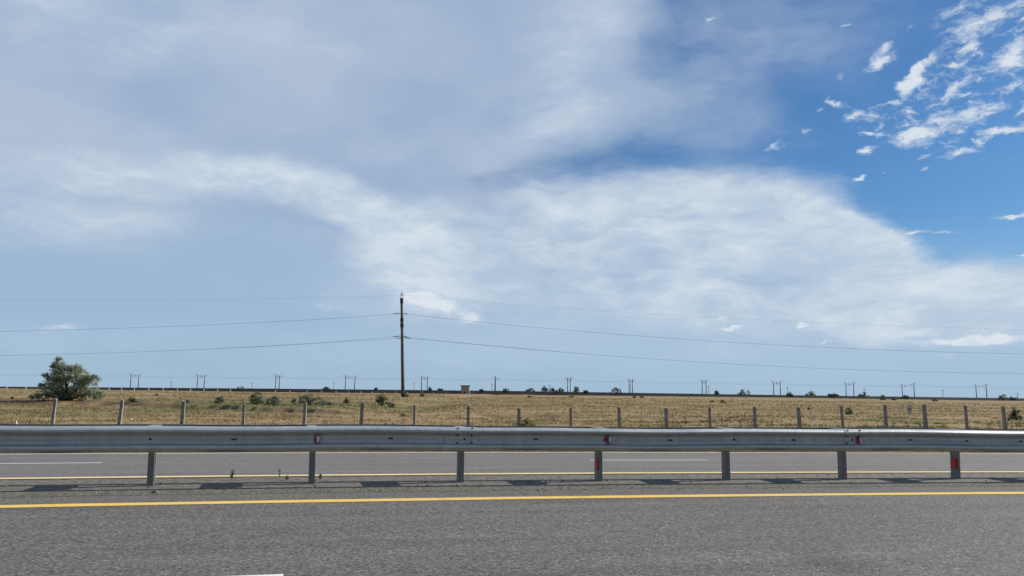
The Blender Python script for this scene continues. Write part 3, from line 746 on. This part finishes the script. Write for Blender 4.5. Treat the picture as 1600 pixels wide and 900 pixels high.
GD = 'dark tussocks dotted over the field'
for (px, yb, w, h, lab) in [(19, 624.5, 6, 4, 'small dark tussock in the field at the far left edge'), (1113, 628.5, 7, 2.5, 'left one of two dark tussocks close together right of centre'),
        (1129, 629.5, 10, 4, 'larger dark tussock of the two close together right of centre'), (828, 621, 7, 2.5, 'flat dark tussock just behind the ninth fence post'),
        (893, 620.8, 8, 2, 'flat dark tussock under the railway mast right of centre'), (991, 621.5, 6, 2, 'left one of a pair of flat dark tussocks near the field edge'), (1003, 621.6, 7, 2, 'right one of a pair of flat dark tussocks near the field edge'),
        (631, 651, 14, 5, 'dark brown tussock low in the field below the power pole'), (1264, 640, 4, 3, 'tiny dark tussock right of the fifteenth fence post'), (866, 672, 6, 3, 'low brown tussock at the roadside behind the guardrail centre'),
        (1380, 625.2, 9, 3.5, 'grey tussock at the field edge, middle one of three at right'), (1397, 625.4, 7, 3, 'grey tussock at the field edge, small one of three at right'), (1461, 627, 10, 3.5, 'grey tussock at the field edge, rightmost of three at right'),
        (245, 618, 6, 2, 'tiny dark tussock near the far field edge at left'), (160, 622, 8, 2, 'flat brown tussock right behind the oleaster tree')]:
    shrub('tussock', px, yb, w, h, DKGRN+BROWN, lab, 'tussock', nl=220, group=GD, trunkful=False)
# bushes along the railway
GR = 'bushes and small trees along the railway'
far = [(376, 612.5, 16, 9.5, 'lone dark bush on the railway bank left of the shrubs in the field'), (510, 608.6, 12, 4, 'low dark bush peeping over the railway bank left of centre'), (322, 611.5, 12, 3.5, 'low bush on the railway bank below a pair of masts at left'),
       (790, 614, 11, 8, 'pale bush on the railway bank just right of the thick mast'), (828, 612.3, 19, 6.5, 'long dark bush, leftmost of the row right of centre'), (851, 612.3, 11, 10, 'taller greyish bush, second of the row right of centre'),
       (864, 612.6, 11, 6, 'low bush, third of the row right of centre'), (876, 612.8, 12, 6, 'dark bush, fourth of the row right of centre'), (900, 613.2, 9, 10.5, 'small round tree with a thin trunk right of a pair of masts'),
       (915.5, 615, 9, 6, 'small bush just right of the small round tree'), (963, 614, 18, 9.5, 'broad dark bush alone left of a pair of railway masts'), (1120, 617, 7, 8.5, 'thin sparse sapling right of a pair of masts'),
       (1163, 618.5, 21, 13, 'largest dark round tree on the railway bank right of centre'), (1234, 620, 13, 7.5, 'dark green bush at the foot of a small utility pole'), (1267, 619, 17, 8.5, 'flat-topped dark bush, left one of two before a pair of masts'),
       (1297, 620, 9, 5, 'low bush, left half of a double bush before a pair of masts'), (1305, 620, 11, 6.5, 'low bush, right half of a double bush before a pair of masts'), (1350, 621.5, 18, 10, 'dark round tree with a utility pole behind it at right'),
       (1380, 622, 11, 5, 'low dark bush just right of a dark round tree'), (1415, 623, 15, 6, 'low bush between the two masts of a pair at right'), (1568, 625.5, 17, 9.5, 'dark peaked bush near the right edge on the railway bank'), (1583, 625.5, 15, 6.5, 'low dark bush at the right edge on the railway bank'),
       (587, 608.8, 4, 3, 'tiny bush left of the power pole on the railway bank'), (688, 609.8, 8, 2.5, 'tiny low bush on the railway bank between pole and hut'), (752, 611, 6, 3, 'thin little bush right of the pink hut'), (672, 610.2, 4, 5, 'tiny upright bush beside the railway mast nearest the power pole')]
for (px, yb, w, h, lab) in far:
    shrub('bush' if 'tree' not in lab else 'small_tree', px, yb, w, h, DKGRN if 'pale' not in lab and 'grey' not in lab else [(.10, .105, .08), (.13, .13, .10)], lab, 'tree' if 'tree' in lab or 'sapling' in lab else 'bush', nl=380, Y=592, size=.62, group=GR, z0=1)

# weeds at the median
def weed(px, yb, h, n, seed, lab):
    P = at_z(px, yb, 0); rg = random.Random(seed); mb = MB(); root = empty('weed', tuple(P), 0, lab, 'weed', 'weeds growing along the median edge')
    cs = []
    for k in range(n):
        a = rg.uniform(0, 6.28); l = h*rg.uniform(.5, 1); sp_ = rg.uniform(.05, .35)
        tip = Vector((math.cos(a)*sp_*l, math.sin(a)*sp_*l, l)); mid = tip*.5+Vector((0, 0, .04*l))
        mb.tube([(0, 0, -.01), mid, tip], [.004, .003, .0015], 5)
        for j in range(9): 
            t_ = rg.uniform(.25, 1); cs.append(tip*t_+Vector((rg.uniform(-.015, .015), rg.uniform(-.015, .015), 0)))
    mb.build('stem', speckle('weed_stem', (.10, .12, .04), (.16, .17, .07), 20, .8), root)
    rr = np.random.default_rng(seed); c = np.array([tuple(v) for v in cs])
    V, Fq, cv = leaves(c, .035, pick(rr, len(c), WEED), rr, .45)
    link_mesh('leaves', np_mesh('leaves', V, Fq, corner_cols=cv), M_LEAF, root)
weed(361, 750, .17, 5, 1, 'small upright green weed at the median edge left of the second rail post')
weed(436, 747, .17, 3, 2, 'thin tall weed just left of a post with a red reflector above it')
weed(449, 750, .07, 6, 3, 'low leafy weed touching the left side of the reflector post')
weed(501, 749, .09, 5, 4, 'low leafy weed on the right side of the reflector post')
weed(240, 771, .03, 5, 5, 'tiny flat weed in the dirt strip below the leftmost rail post')

# dry grass: uncountable blades
BROWNP = [(1400, 663, 14, 6, .95), (1560, 660, 8, 7, .9), (1250, 660, 8, 5, .7), (1000, 655, 9, 4, .55), (60, 629, 25, 6, .8), (300, 634, 18, 5, .7), (640, 636, 16, 6, .4), (880, 650, 12, 5, .5), (1150, 648, 16, 7, .45)]
def grass_mat_cols(x, y, rng, n):
    gr = greenness(x, y); so_ = soil(x, y)
    dry = np.array([(.325, .238, .125), (.265, .19, .098), (.39, .30, .165), (.22, .16, .084), (.175, .128, .068)])
    grn = np.array([(.13, .15, .055), (.18, .18, .075), (.095, .115, .04)])
    c = dry[rng.choice(5, n, p=[.3, .27, .15, .18, .10])]; c2 = grn[rng.integers(0, 3, n)]
    fx, fy = x, y
    bw = np.zeros(n)
    for (px, py, wx, wy, kk_) in BROWNP:
        X, Y_, _ = px_ground(px, py); bw = bw+kk_*np.exp(-((x-X)/wx)**2-((y-Y_)/wy)**2)
    brn = np.array([(.13, .095, .05), (.10, .085, .045), (.16, .12, .065), (.11, .11, .05)])[rng.integers(0, 4, n)]
    c = np.where((rng.random(n) < bw*sstep(fbm(x/3, y/2, 131, 3), .3, .6))[:, None], brn, c)
    k = (rng.random(n) < gr*.8)[:, None]
    c = np.where(k, c2, c)
    patch = (.50+1.0*fbm(x/26, y/4, 101, 4))[:, None]
    return c*patch*(1+.09*rng.normal(size=(n, 1)))
def grass(name, n, ylo, yhi, hmin, hmax, lab, umax=.82, verge=False, blades=4, hid=None):
    rng = np.random.default_rng(n)
    if verge:
        s = rng.uniform(-16, 40, n); nn = 20.40+rng.random(n)**1.6*(yhi-20.68); P = rf(s, nn); x, y = P[:, 0], P[:, 1]
    else:
        y = ylo*(yhi/ylo)**rng.random(n); x = rng.uniform(-umax, umax, n)*y
        s_, n_ = to_sn(np.stack([x, y, 0*x], -1)); ok = n_ > 24; x, y = x[ok], y[ok]
    dens = fbm(x/3.2, y/1.6, 111, 3); keep = rng.random(len(x)) < sstep(dens, .34, .66)*.95+.05
    x, y = x[keep], y[keep]; keep = rng.random(len(x)) > soil(x, y)*.93; x, y = x[keep], y[keep]; n = len(x)
    z = ground_z(x, y); col = np.clip(grass_mat_cols(x, y, rng, n), .02, .7)
    tall = .6+.9*fbm(x/4, y/2.2, 121, 3)
    H = (hmin+(hmax-hmin)*rng.random(n)**2)*tall
    if not verge: H = H*(1+1.0*np.exp(-((y-46)/9)**2)*sstep(fbm(x/3, y/2, 131, 3), .35, .65)*(x > 8))
    X = np.repeat(x, blades); Yv = np.repeat(y, blades); Z = np.repeat(z, blades); Hh = np.repeat(H, blades)*rng.uniform(.6, 1.1, n*blades)
    m = len(X); spread = .05+.10*np.repeat(H, blades)
    X = X+rng.normal(size=m)*spread; Yv = Yv+rng.normal(size=m)*spread
    a = rng.uniform(0, 2*math.pi, m); ln = rng.normal(size=(m, 2))*.35
    wd = (.006+.00028*Yv)*rng.uniform(.7, 1.4, m)
    ex = np.cos(a)*wd; ey = np.sin(a)*wd
    V = np.stack([np.stack([X-ex, Yv-ey, Z-.02], -1), np.stack([X+ex, Yv+ey, Z-.02], -1), np.stack([X+ln[:, 0]*Hh, Yv+ln[:, 1]*Hh, Z+Hh], -1)], 1).reshape(-1, 3)
    me = np_mesh(name, V, np.arange(3*m).reshape(m, 3), corner_cols=np.repeat(np.repeat(col, blades, 0), 3, 0))
    tag(link_mesh(name, me, M_GRASS), lab, 'grass', kind='stuff')
grass('grass', 150000, 30, 210, .05, .21, 'dry straw-coloured steppe grass covering the field beyond the highway')
grass('verge_grass', 16000, 0, 31, .05, .26, 'dry greenish grass fringe along the edge of the far carriageway', verge=True)

# ------------------------------------------------------------------ railway
YR = 600.
ex = np.array([-2600, -900, -355, -178, 0, 178, 355, 900, 2600.]); et = np.array([1.5, 1.2, 1.25, 2.35, 3.05, 2.75, 2.75, 2.6, 2.6])+.0
XS = np.unique(np.concatenate([np.linspace(-2600, -500, 30), np.linspace(-500, 500, 260), np.linspace(500, 2600, 30)]))
zt = np.interp(XS, ex, et); zb = field_z(XS, 0*XS+YR-6)-.3
rows = [(-6.5, zb), (-3.2, zt-.35+.12*(fbm(XS/6, XS*0, 3, 3)-.5)), (-2.6, zt), (10, zt), (16, zt*0-1.)]
V = np.concatenate([np.stack([XS, 0*XS+YR+dy_, z], -1) for dy_, z in rows]); k = len(XS); I = np.arange(len(rows)*k).reshape(len(rows), k)
me = np_mesh('railway_embankment', V, np.stack([I[:-1, :-1], I[:-1, 1:], I[1:, 1:], I[1:, :-1]], -1).reshape(-1, 4))
m_emb = speckle('dark_ballast', (.020, .018, .020), (.042, .036, .037), .35, .95, detail=8, stretch=(.5, 1, 2))
tag(link_mesh('railway_embankment', me, m_emb), kind='structure')
def emb_z(x): return float(np.interp(x, ex, et))
def mast(px, ytop, lean, arm_dir, thick, label, Y=YR):
    P = at_y(px, ytop, Y); zb_ = emb_z(P[0]); h = P[2]-zb_
    root = empty('railway_mast', (P[0], Y, zb_), 0, label, 'railway mast', 'overhead-line masts along the railway'); root.rotation_euler = (0, lean, 0)
    mb = MB(); mb.tube([(0, 0, -.3), (0, 0, h*.5), (0, 0, h)], [.30*thick, .25*thick, .18*thick], 8); mb.build('pole', M_MAST, root, smooth=True)
    d = arm_dir; mb = MB()
    mb.tube([(0, 0, h*.70), (2.6*d, 0, h*.86)], .07, 5); mb.tube([(0, 0, h*.93), (2.7*d, 0, h*.88)], .05, 5)
    mb.tube([(2.6*d, 0, h*.86), (2.0*d, 0, h*.70)], .05, 5); mb.build('cantilever', M_MAST, root)
    mb = MB(); mb.tube([(0, 0, h*.90), (-1.4*d, 0, h*.95), (-1.5*d, 0, h*1.02)], .06, 5); mb.tube([(0, 0, h*.84), (-.8*d, 0, h*.84)], .07, 5); mb.build('feeder_bracket', M_MAST, root)
    mb = MB()
    for xx, z in ((-1.5*d, 1.0), (2.6*d, .86)): mb.tube([(xx, 0, h*z-.25), (xx, 0, h*z+.35)], .15, 6)
    mb.build('insulator', M_INS, root)
    return root
masts = [(205, 583, 0, 1), (217, 584.5, .02, -1), (309, 584.5, .01, 1), (319.8, 585, .02, -1), (431, 585, .02, 1), (437, 586, 0, -1), (540, 586, .02, 1), (554.5, 587, .03, -1),
         (659, 587, 0, 1), (668, 588, 0, -1), (774, 588, 0, 1), (887, 590, 0, 1), (891, 589.5, 0, -1), (983, 592, 0, 1), (988, 592, 0, -1), (1097, 593.5, 0, 1), (1103, 593, 0, -1),
         (1208.5, 595, -.01, 1), (1219, 595.5, -.01, -1), (1321.5, 597.5, 0, 1), (1333.5, 597, 0, -1), (1409.5, 600, -.03, 1), (1428, 598, -.02, -1), (1525, 600.5, -.03, 1), (1541, 600, -.03, -1)]
pairn = ['at far left', 'second from the left', 'third from the left', 'just left of the power pole', 'just right of the power pole', '', 'above the row of bushes', 'right of the broad bush', 'left of the largest round tree',
         'fifth from the right', 'fourth from the right', 'third from the right', 'second from the right']
for i, (px, yt, ln, d) in enumerate(masts):
    if i == 10: lab = 'thick single railway mast right of the pink hut'
    else:
        j = i//2 if i < 10 else (i-11)//2+6
        side = 'left' if (i % 2 == 0) == (i < 10) else 'right'
        nm = {0: 'at the far left', 1: 'second from the left', 2: 'closely set, between tree and power pole', 3: 'left of the power pole', 4: 'right of the power pole', 6: 'closely set, above the row of bushes', 7: 'right of the broad dark bush',
              8: 'left of the largest round tree', 9: 'right of the largest round tree', 10: 'left of centre among the right four', 11: 'second from the right edge', 12: 'nearest the right edge'}[j]
        lab = f'{side} railway mast of the pair {nm}'
    mast(px, yt, ln, d, 1.6 if i == 10 else 1.0, lab)
# short utility poles by the line
up = [(267.5, 595), (394, 597), (521.5, 597.5), (647, 597), (769, 599), (858.5, 601), (985, 600), (1107.5, 602), (1230.5, 604.5), (1350.5, 607), (1473.5, 608.5), (1590.5, 614)]
for i, (px, yt) in enumerate(up):
    P = at_y(px, yt, YR-2); zb_ = emb_z(P[0])-.2; h = P[2]-zb_
    root = empty('utility_pole', (P[0], YR-1.5, zb_), 0, f'short dark utility pole beside the railway, {ord_w[i]} of twelve from the left', 'utility pole', 'short utility poles along the railway')
    mb = MB(); mb.tube([(0, 0, -.3), (0, 0, h)], [.16, .11], 6); mb.build('pole', M_WOOD, root)
    mb = MB(); mb.box(-.75, .75, -.06, .06, h-.8, h-.66); mb.build('crossarm', M_WOOD, root)
    mb = MB()
    for xx in (-.65, -.25, .25, .65): mb.tube([(xx, 0, h-.66), (xx, 0, h-.4)], .05, 5)
    mb.build('insulator', M_INS, root)
# overhead wires
def wire_obj(name, pts, r, label, group):
    mb = MB(); mb.tube(pts, r, 5); return tag(mb.build(name, M_WIRE, smooth=True), label, 'wire', group)
mx = [at_y(m_[0], m_[1], YR) for m_ in masts]
anch = sorted([(float(p[0]), float(p[2])) for p in mx]); anch = [(-460, anch[0][1])]+anch[::2]+[(460, anch[-1][1])]
for dz_, sag, lab in ((-1.3, 1.0, 'upper overhead railway wire strung between the masts'), (-2.7, .15, 'lower overhead railway contact wire strung between the masts')):
    pts = []
    for (x0, z0), (x1, z1) in zip(anch[:-1], anch[1:]):
        for t_ in np.linspace(0, 1, 7)[:-1]: pts.append((x0+(x1-x0)*t_, YR+1.5, z0+(z1-z0)*t_+dz_-4*sag*t_*(1-t_)))
    wire_obj('overhead_wire', pts, .028, lab, 'wires of the railway overhead line')
# far pale posts in front of the railway
fp = [10, 40, 68, 150, 170, 189.5, 209.5, 232, 254.5, 277, 297.5, 318.5, 340, 360, 430.5, 453, 479.5, 502, 525, 544.5, 563.5, 581, 600, 618.5, 637, 677, 697, 717, 816, 834, 1054, 1076, 1144, 1165]
hp = MB(); hp.box(-.13, .13, -.13, .13, -.3, 1.0, taper=.85); src = None
for i, px in enumerate(fp):
    Y = 300.; p = at_y(px, 610, Y); z0 = gz(p[0], Y)
    hor = 615+(px-800)*.0135
    ztop = at_y(px, hor+1.2-(2.2 if px < 450 else 0)*1.0, Y)[2]
    if px > 800: ztop = at_y(px, hor-1.0, Y)[2]
    if src is None: src = hp.build('field_post', M_CONP); o = src
    else: o = src.copy(); COL.objects.link(o)
    o.location = (p[0], Y, z0); o.scale = (1, 1, max(ztop-z0, .7)); o.rotation_euler = (0, random.uniform(-.02, .02), 0)
    if px < 100: where = f'{["leftmost", "second", "third"][i]} one left of the oleaster tree'
    elif px < 400: where = f'{ord_w[i-3]} to the right of the oleaster tree'
    elif px < 625: where = f'{ord_w[23-i]} to the left of the power pole'
    elif px < 720: where = f'{ord_w[i-24]} to the right of the power pole'
    elif px < 900: where = f'{["left", "right"][i-28]} one of two below the row of bushes'
    elif px < 1100: where = f'{["left", "right"][i-30]} one of two right of centre'
    else: where = f'{["left", "right"][i-32]} one below the largest round tree'
    tag(o, f'small pale post before the railway, {where}', 'fence post', 'pale posts in front of the railway bank')
# hut
P = at_y(727.3, 612, 596.); hz0 = gz(P[0], 590)-.4
hut = empty('railway_hut', (P[0], 594., hz0), 0, 'small pale pink rendered hut with a dark flat roof beside the railway', 'hut')
kk = 594/F; ht = at_y(727, 603.4, 594.)[2]-hz0; w_ = 13*kk/2
m_pink = speckle('pink_render', (.42, .34, .32), (.54, .46, .43), 1.2, .9)
mb = MB(); mb.box(-w_, w_, -2.2, 2.2, 0, ht); mb.build('wall', m_pink, hut)
mb = MB(); mb.box(-w_-.35, w_+.35, -2.6, 2.6, ht+.003, ht+.55); mb.build('roof', M_WOOD, hut)
mb = MB(); mb.box(-.9, .1, -2.24, -2.205, .02, 2.1); mb.build('door', M_WOOD, hut)
mb = MB(); mb.box(.9, 1.9, -2.24, -2.205, 1.1, 2.0); mb.build('window', M_INS, hut)

# ------------------------------------------------------------------ the tall power pole and its lines
YP = 175.
Pt = at_y(627.6, 466, YP); Pb = at_y(629.6, 617, YP); zg = gz(Pb[0], YP)
pole = empty('power_pole', (Pb[0], YP, zg), 0, 'tall single concrete power pole carrying wires, standing left of centre', 'power pole')
hx = Pt[0]-Pb[0]; hz_ = Pt[2]-zg
AX = lambda z: hx*z/hz_
mb = MB(); mb.tube([(AX(z), 0, z) for z in (-.5, hz_*.25, hz_*.5, hz_*.75, hz_)], [.36, .34, .31, .28, .25], 16); mb.build('shaft', M_POLE, pole, smooth=True)
def zpx(y): return at_y(628, y, YP)[2]-zg
mb = MB()
for y0, y1, r_ in ((505.5, 511, .37), (497, 503, .35), (474, 466, .33)):
    mb.tube([(AX(zpx(y0)), 0, zpx(y0)), (AX(zpx(y1)), 0, zpx(y1))], r_, 14)
mb.build('clamp', M_WOOD, pole)
mb = MB()
zt_ = zpx(466)
mb.tube([(AX(zt_)-.22, 0, zt_), (hx, 0, zt_+1.2)], .05, 5); mb.tube([(AX(zt_)+.22, 0, zt_), (hx, 0, zt_+1.2)], .05, 5); mb.tube([(hx, 0, zt_+.9), (hx, 0, zt_+1.3)], .07, 5)
mb.tube([(hx-.5, 0, zpx(460.8)), (hx+.5, 0, zpx(460.8))], .06, 5)
mb.build('top_bracket', M_DARK, pole)
zl = zpx(526.5); zm = zpx(491)
mb = MB()
for s_ in (-1, 1):
    mb.tube([(AX(zl), 0, zl+.1), (AX(zl), 2.6*s_, zl)], .07, 6); mb.tube([(AX(zl+1.4), 0, zl+1.5), (AX(zl), 2.5*s_, zl+.1)], .04, 5)
mb.tube([(AX(zm), 0, zm+.1), (AX(zm), -2.1, zm)], .07, 6); mb.tube([(AX(zm), 0, zm+1.2), (AX(zm), -2.0, zm+.1)], .04, 5)
mb.build('crossarm', M_DARK, pole)
def insul(x0, y0, z0, sgn):
    mb = MB()
    for k in range(7): mb.tube([(x0+sgn*(.25+k*.17), y0, z0-.02*k), (x0+sgn*(.33+k*.17), y0, z0-.02*k-.01)], .12, 8)
    mb.tube([(x0, y0, z0), (x0+sgn*1.6, y0, z0-.16)], .03, 5)
    mb.build('insulator_string', M_INS, pole)
for sgn in (-1, 1):
    insul(AX(zl), -2.5, zl, sgn); insul(AX(zl), 2.5, zl, sgn); insul(AX(zm), -2.0, zm, sgn)
lines = {
 'top': [[(0, 467.5), (200, 467.2), (400, 465.3), (626, 460.8)], [(629, 460.8), (800, 473.8), (1000, 487.5), (1200, 499.5), (1400, 507.5), (1600, 513.5)]],
 'middle': [[(0, 516.3), (200, 510.8), (400, 502.5), (620, 490.8)], [(636, 490.8), (800, 507.3), (1000, 523.2), (1200, 537.8), (1400, 546.3), (1600, 552)]],
 'lower': [[(0, 554.5), (200, 549.3), (400, 540.5), (620, 526.4)], [(636, 526.6), (800, 542), (1000, 558.6), (1200, 571.3), (1400, 579.3), (1600, 583)]]}
def wire(side, key, dy_, lab, r):
    pts = lines[key][side]; k = .10
    Q_ = []
    for px, py in pts:
        d = ray(px, py); Y = (YP+dy_)/(1-k*d[0]/d[1]); Y = YP+dy_+(Y-(YP+dy_)); Q_.append((d[0]/d[1]*Y, Y, d[2]/d[1]*Y+CAMH))
    Q_ = np.array(Q_); x0 = AX(zl)+Pb[0]+(1.5 if side else -1.5)*(key != 'top')
    cf = np.polyfit(Q_[:, 0], Q_[:, 2], 2)
    xe = Q_[-1, 0]+45 if side else Q_[0, 0]-60
    xs = np.linspace(x0, xe, 60)
    zs = np.polyval(cf, xs); zend = (zl if key == 'lower' else zm if key == 'middle' else zpx(460.8))+zg-(.15 if key != 'top' else 0)
    zs = zs+(zend-zs[0])*np.exp(-abs(xs-xs[0])/12)
    wire_obj('power_line', [(x, YP+dy_+k*(x-x0), z) for x, z in zip(xs, zs)], r, lab, 'conductors of the tall power pole')
for side, nm in ((0, 'left'), (1, 'right')):
    wire(side, 'top', 0, f'thin topmost wire running from the power pole to the {nm}', .009)
    wire(side, 'middle', -2.0, f'middle wire running from the power pole to the {nm}', .019)
    wire(side, 'lower', -2.5, f'near one of the two lowest wires going {nm} from the power pole', .018)
    wire(side, 'lower', 2.5, f'far one of the two lowest wires going {nm} from the power pole', .018)

# ------------------------------------------------------------------ pale stones, far side of the road
for i, (px, py, w, lab) in enumerate([(204, 656.3, 9, 'flat pale stone in the dry grass behind the second fence post'), (1016, 661.5, 5, 'small pale stone in the grass at centre right of the tenth fence post'),
        (1273, 650.5, 6, 'pale stone between two fence posts at right, left of the green shrub'), (655, 661, 5, 'small pale stone beside the seventh fence post')]):
    X, Y, Z = px_ground(px, py); k = Y/F*w/2; rg = random.Random(i)
    mb = MB(); n_ = 9; vs = []
    for z, rr in ((-.05, 1), (.0, .95), (.03, .6)):
        for a in range(n_): vs.append((math.cos(a*6.283/n_)*k*rr*rg.uniform(.8, 1.1), math.sin(a*6.283/n_)*k*.6*rr*rg.uniform(.8, 1.1), z+rg.uniform(-.01, .01)+.06))
    mb.add(vs, [tuple(range(n_))]+[(j*n_+a, j*n_+(a+1) % n_, (j+1)*n_+(a+1) % n_, (j+1)*n_+a) for j in range(2) for a in range(n_)]+[tuple(2*n_+a for a in range(n_))])
    o = mb.build('stone', M_CONP); o.location = (X, Y, Z); tag(o, lab, 'stone')

# loose grit and chips along the median, too many to count
rng = np.random.default_rng(77)
n = 5200; S_ = rng.uniform(-14, 26, n); N_ = np.where(rng.random(n) < .62, 11.08+.16*rng.normal(size=n), rng.uniform(11.1, 13.0, n))
P = rf(S_, np.clip(N_, 10.72, 13.0)); r_ = .004+.011*rng.random(n)**3
octv = np.array([(1, 0, 0), (-1, 0, 0), (0, 1, 0), (0, -1, 0), (0, 0, .7), (0, 0, -.7)])
off = octv[None]*(r_[:, None, None])*(.7+.6*rng.random((n, 6, 1)))
V = (P[:, None, :]+off+np.array([0, 0, .004])).reshape(-1, 3)
tri = np.array([(0, 2, 4), (2, 1, 4), (1, 3, 4), (3, 0, 4), (2, 0, 5), (1, 2, 5), (3, 1, 5), (0, 3, 5)])
Fq = (np.arange(n)[:, None, None]*6+tri[None]).reshape(-1, 3)
pal = pick(rng, n, [(.20, .18, .15), (.10, .09, .075), (.30, .28, .25), (.06, .052, .045), (.14, .12, .09)])
m_grit, q, b = material('grit', .9, 0, .2)
q.put(b.inputs['Base Color'], q.n('ShaderNodeAttribute', attribute_name='tone').outputs['Color'])
tag(link_mesh('gravel', np_mesh('gravel', V, Fq, corner_cols=np.repeat(pal, 6, 0)), m_grit), 'loose grey and brown grit scattered along the median under the guardrail', 'gravel', kind='stuff')
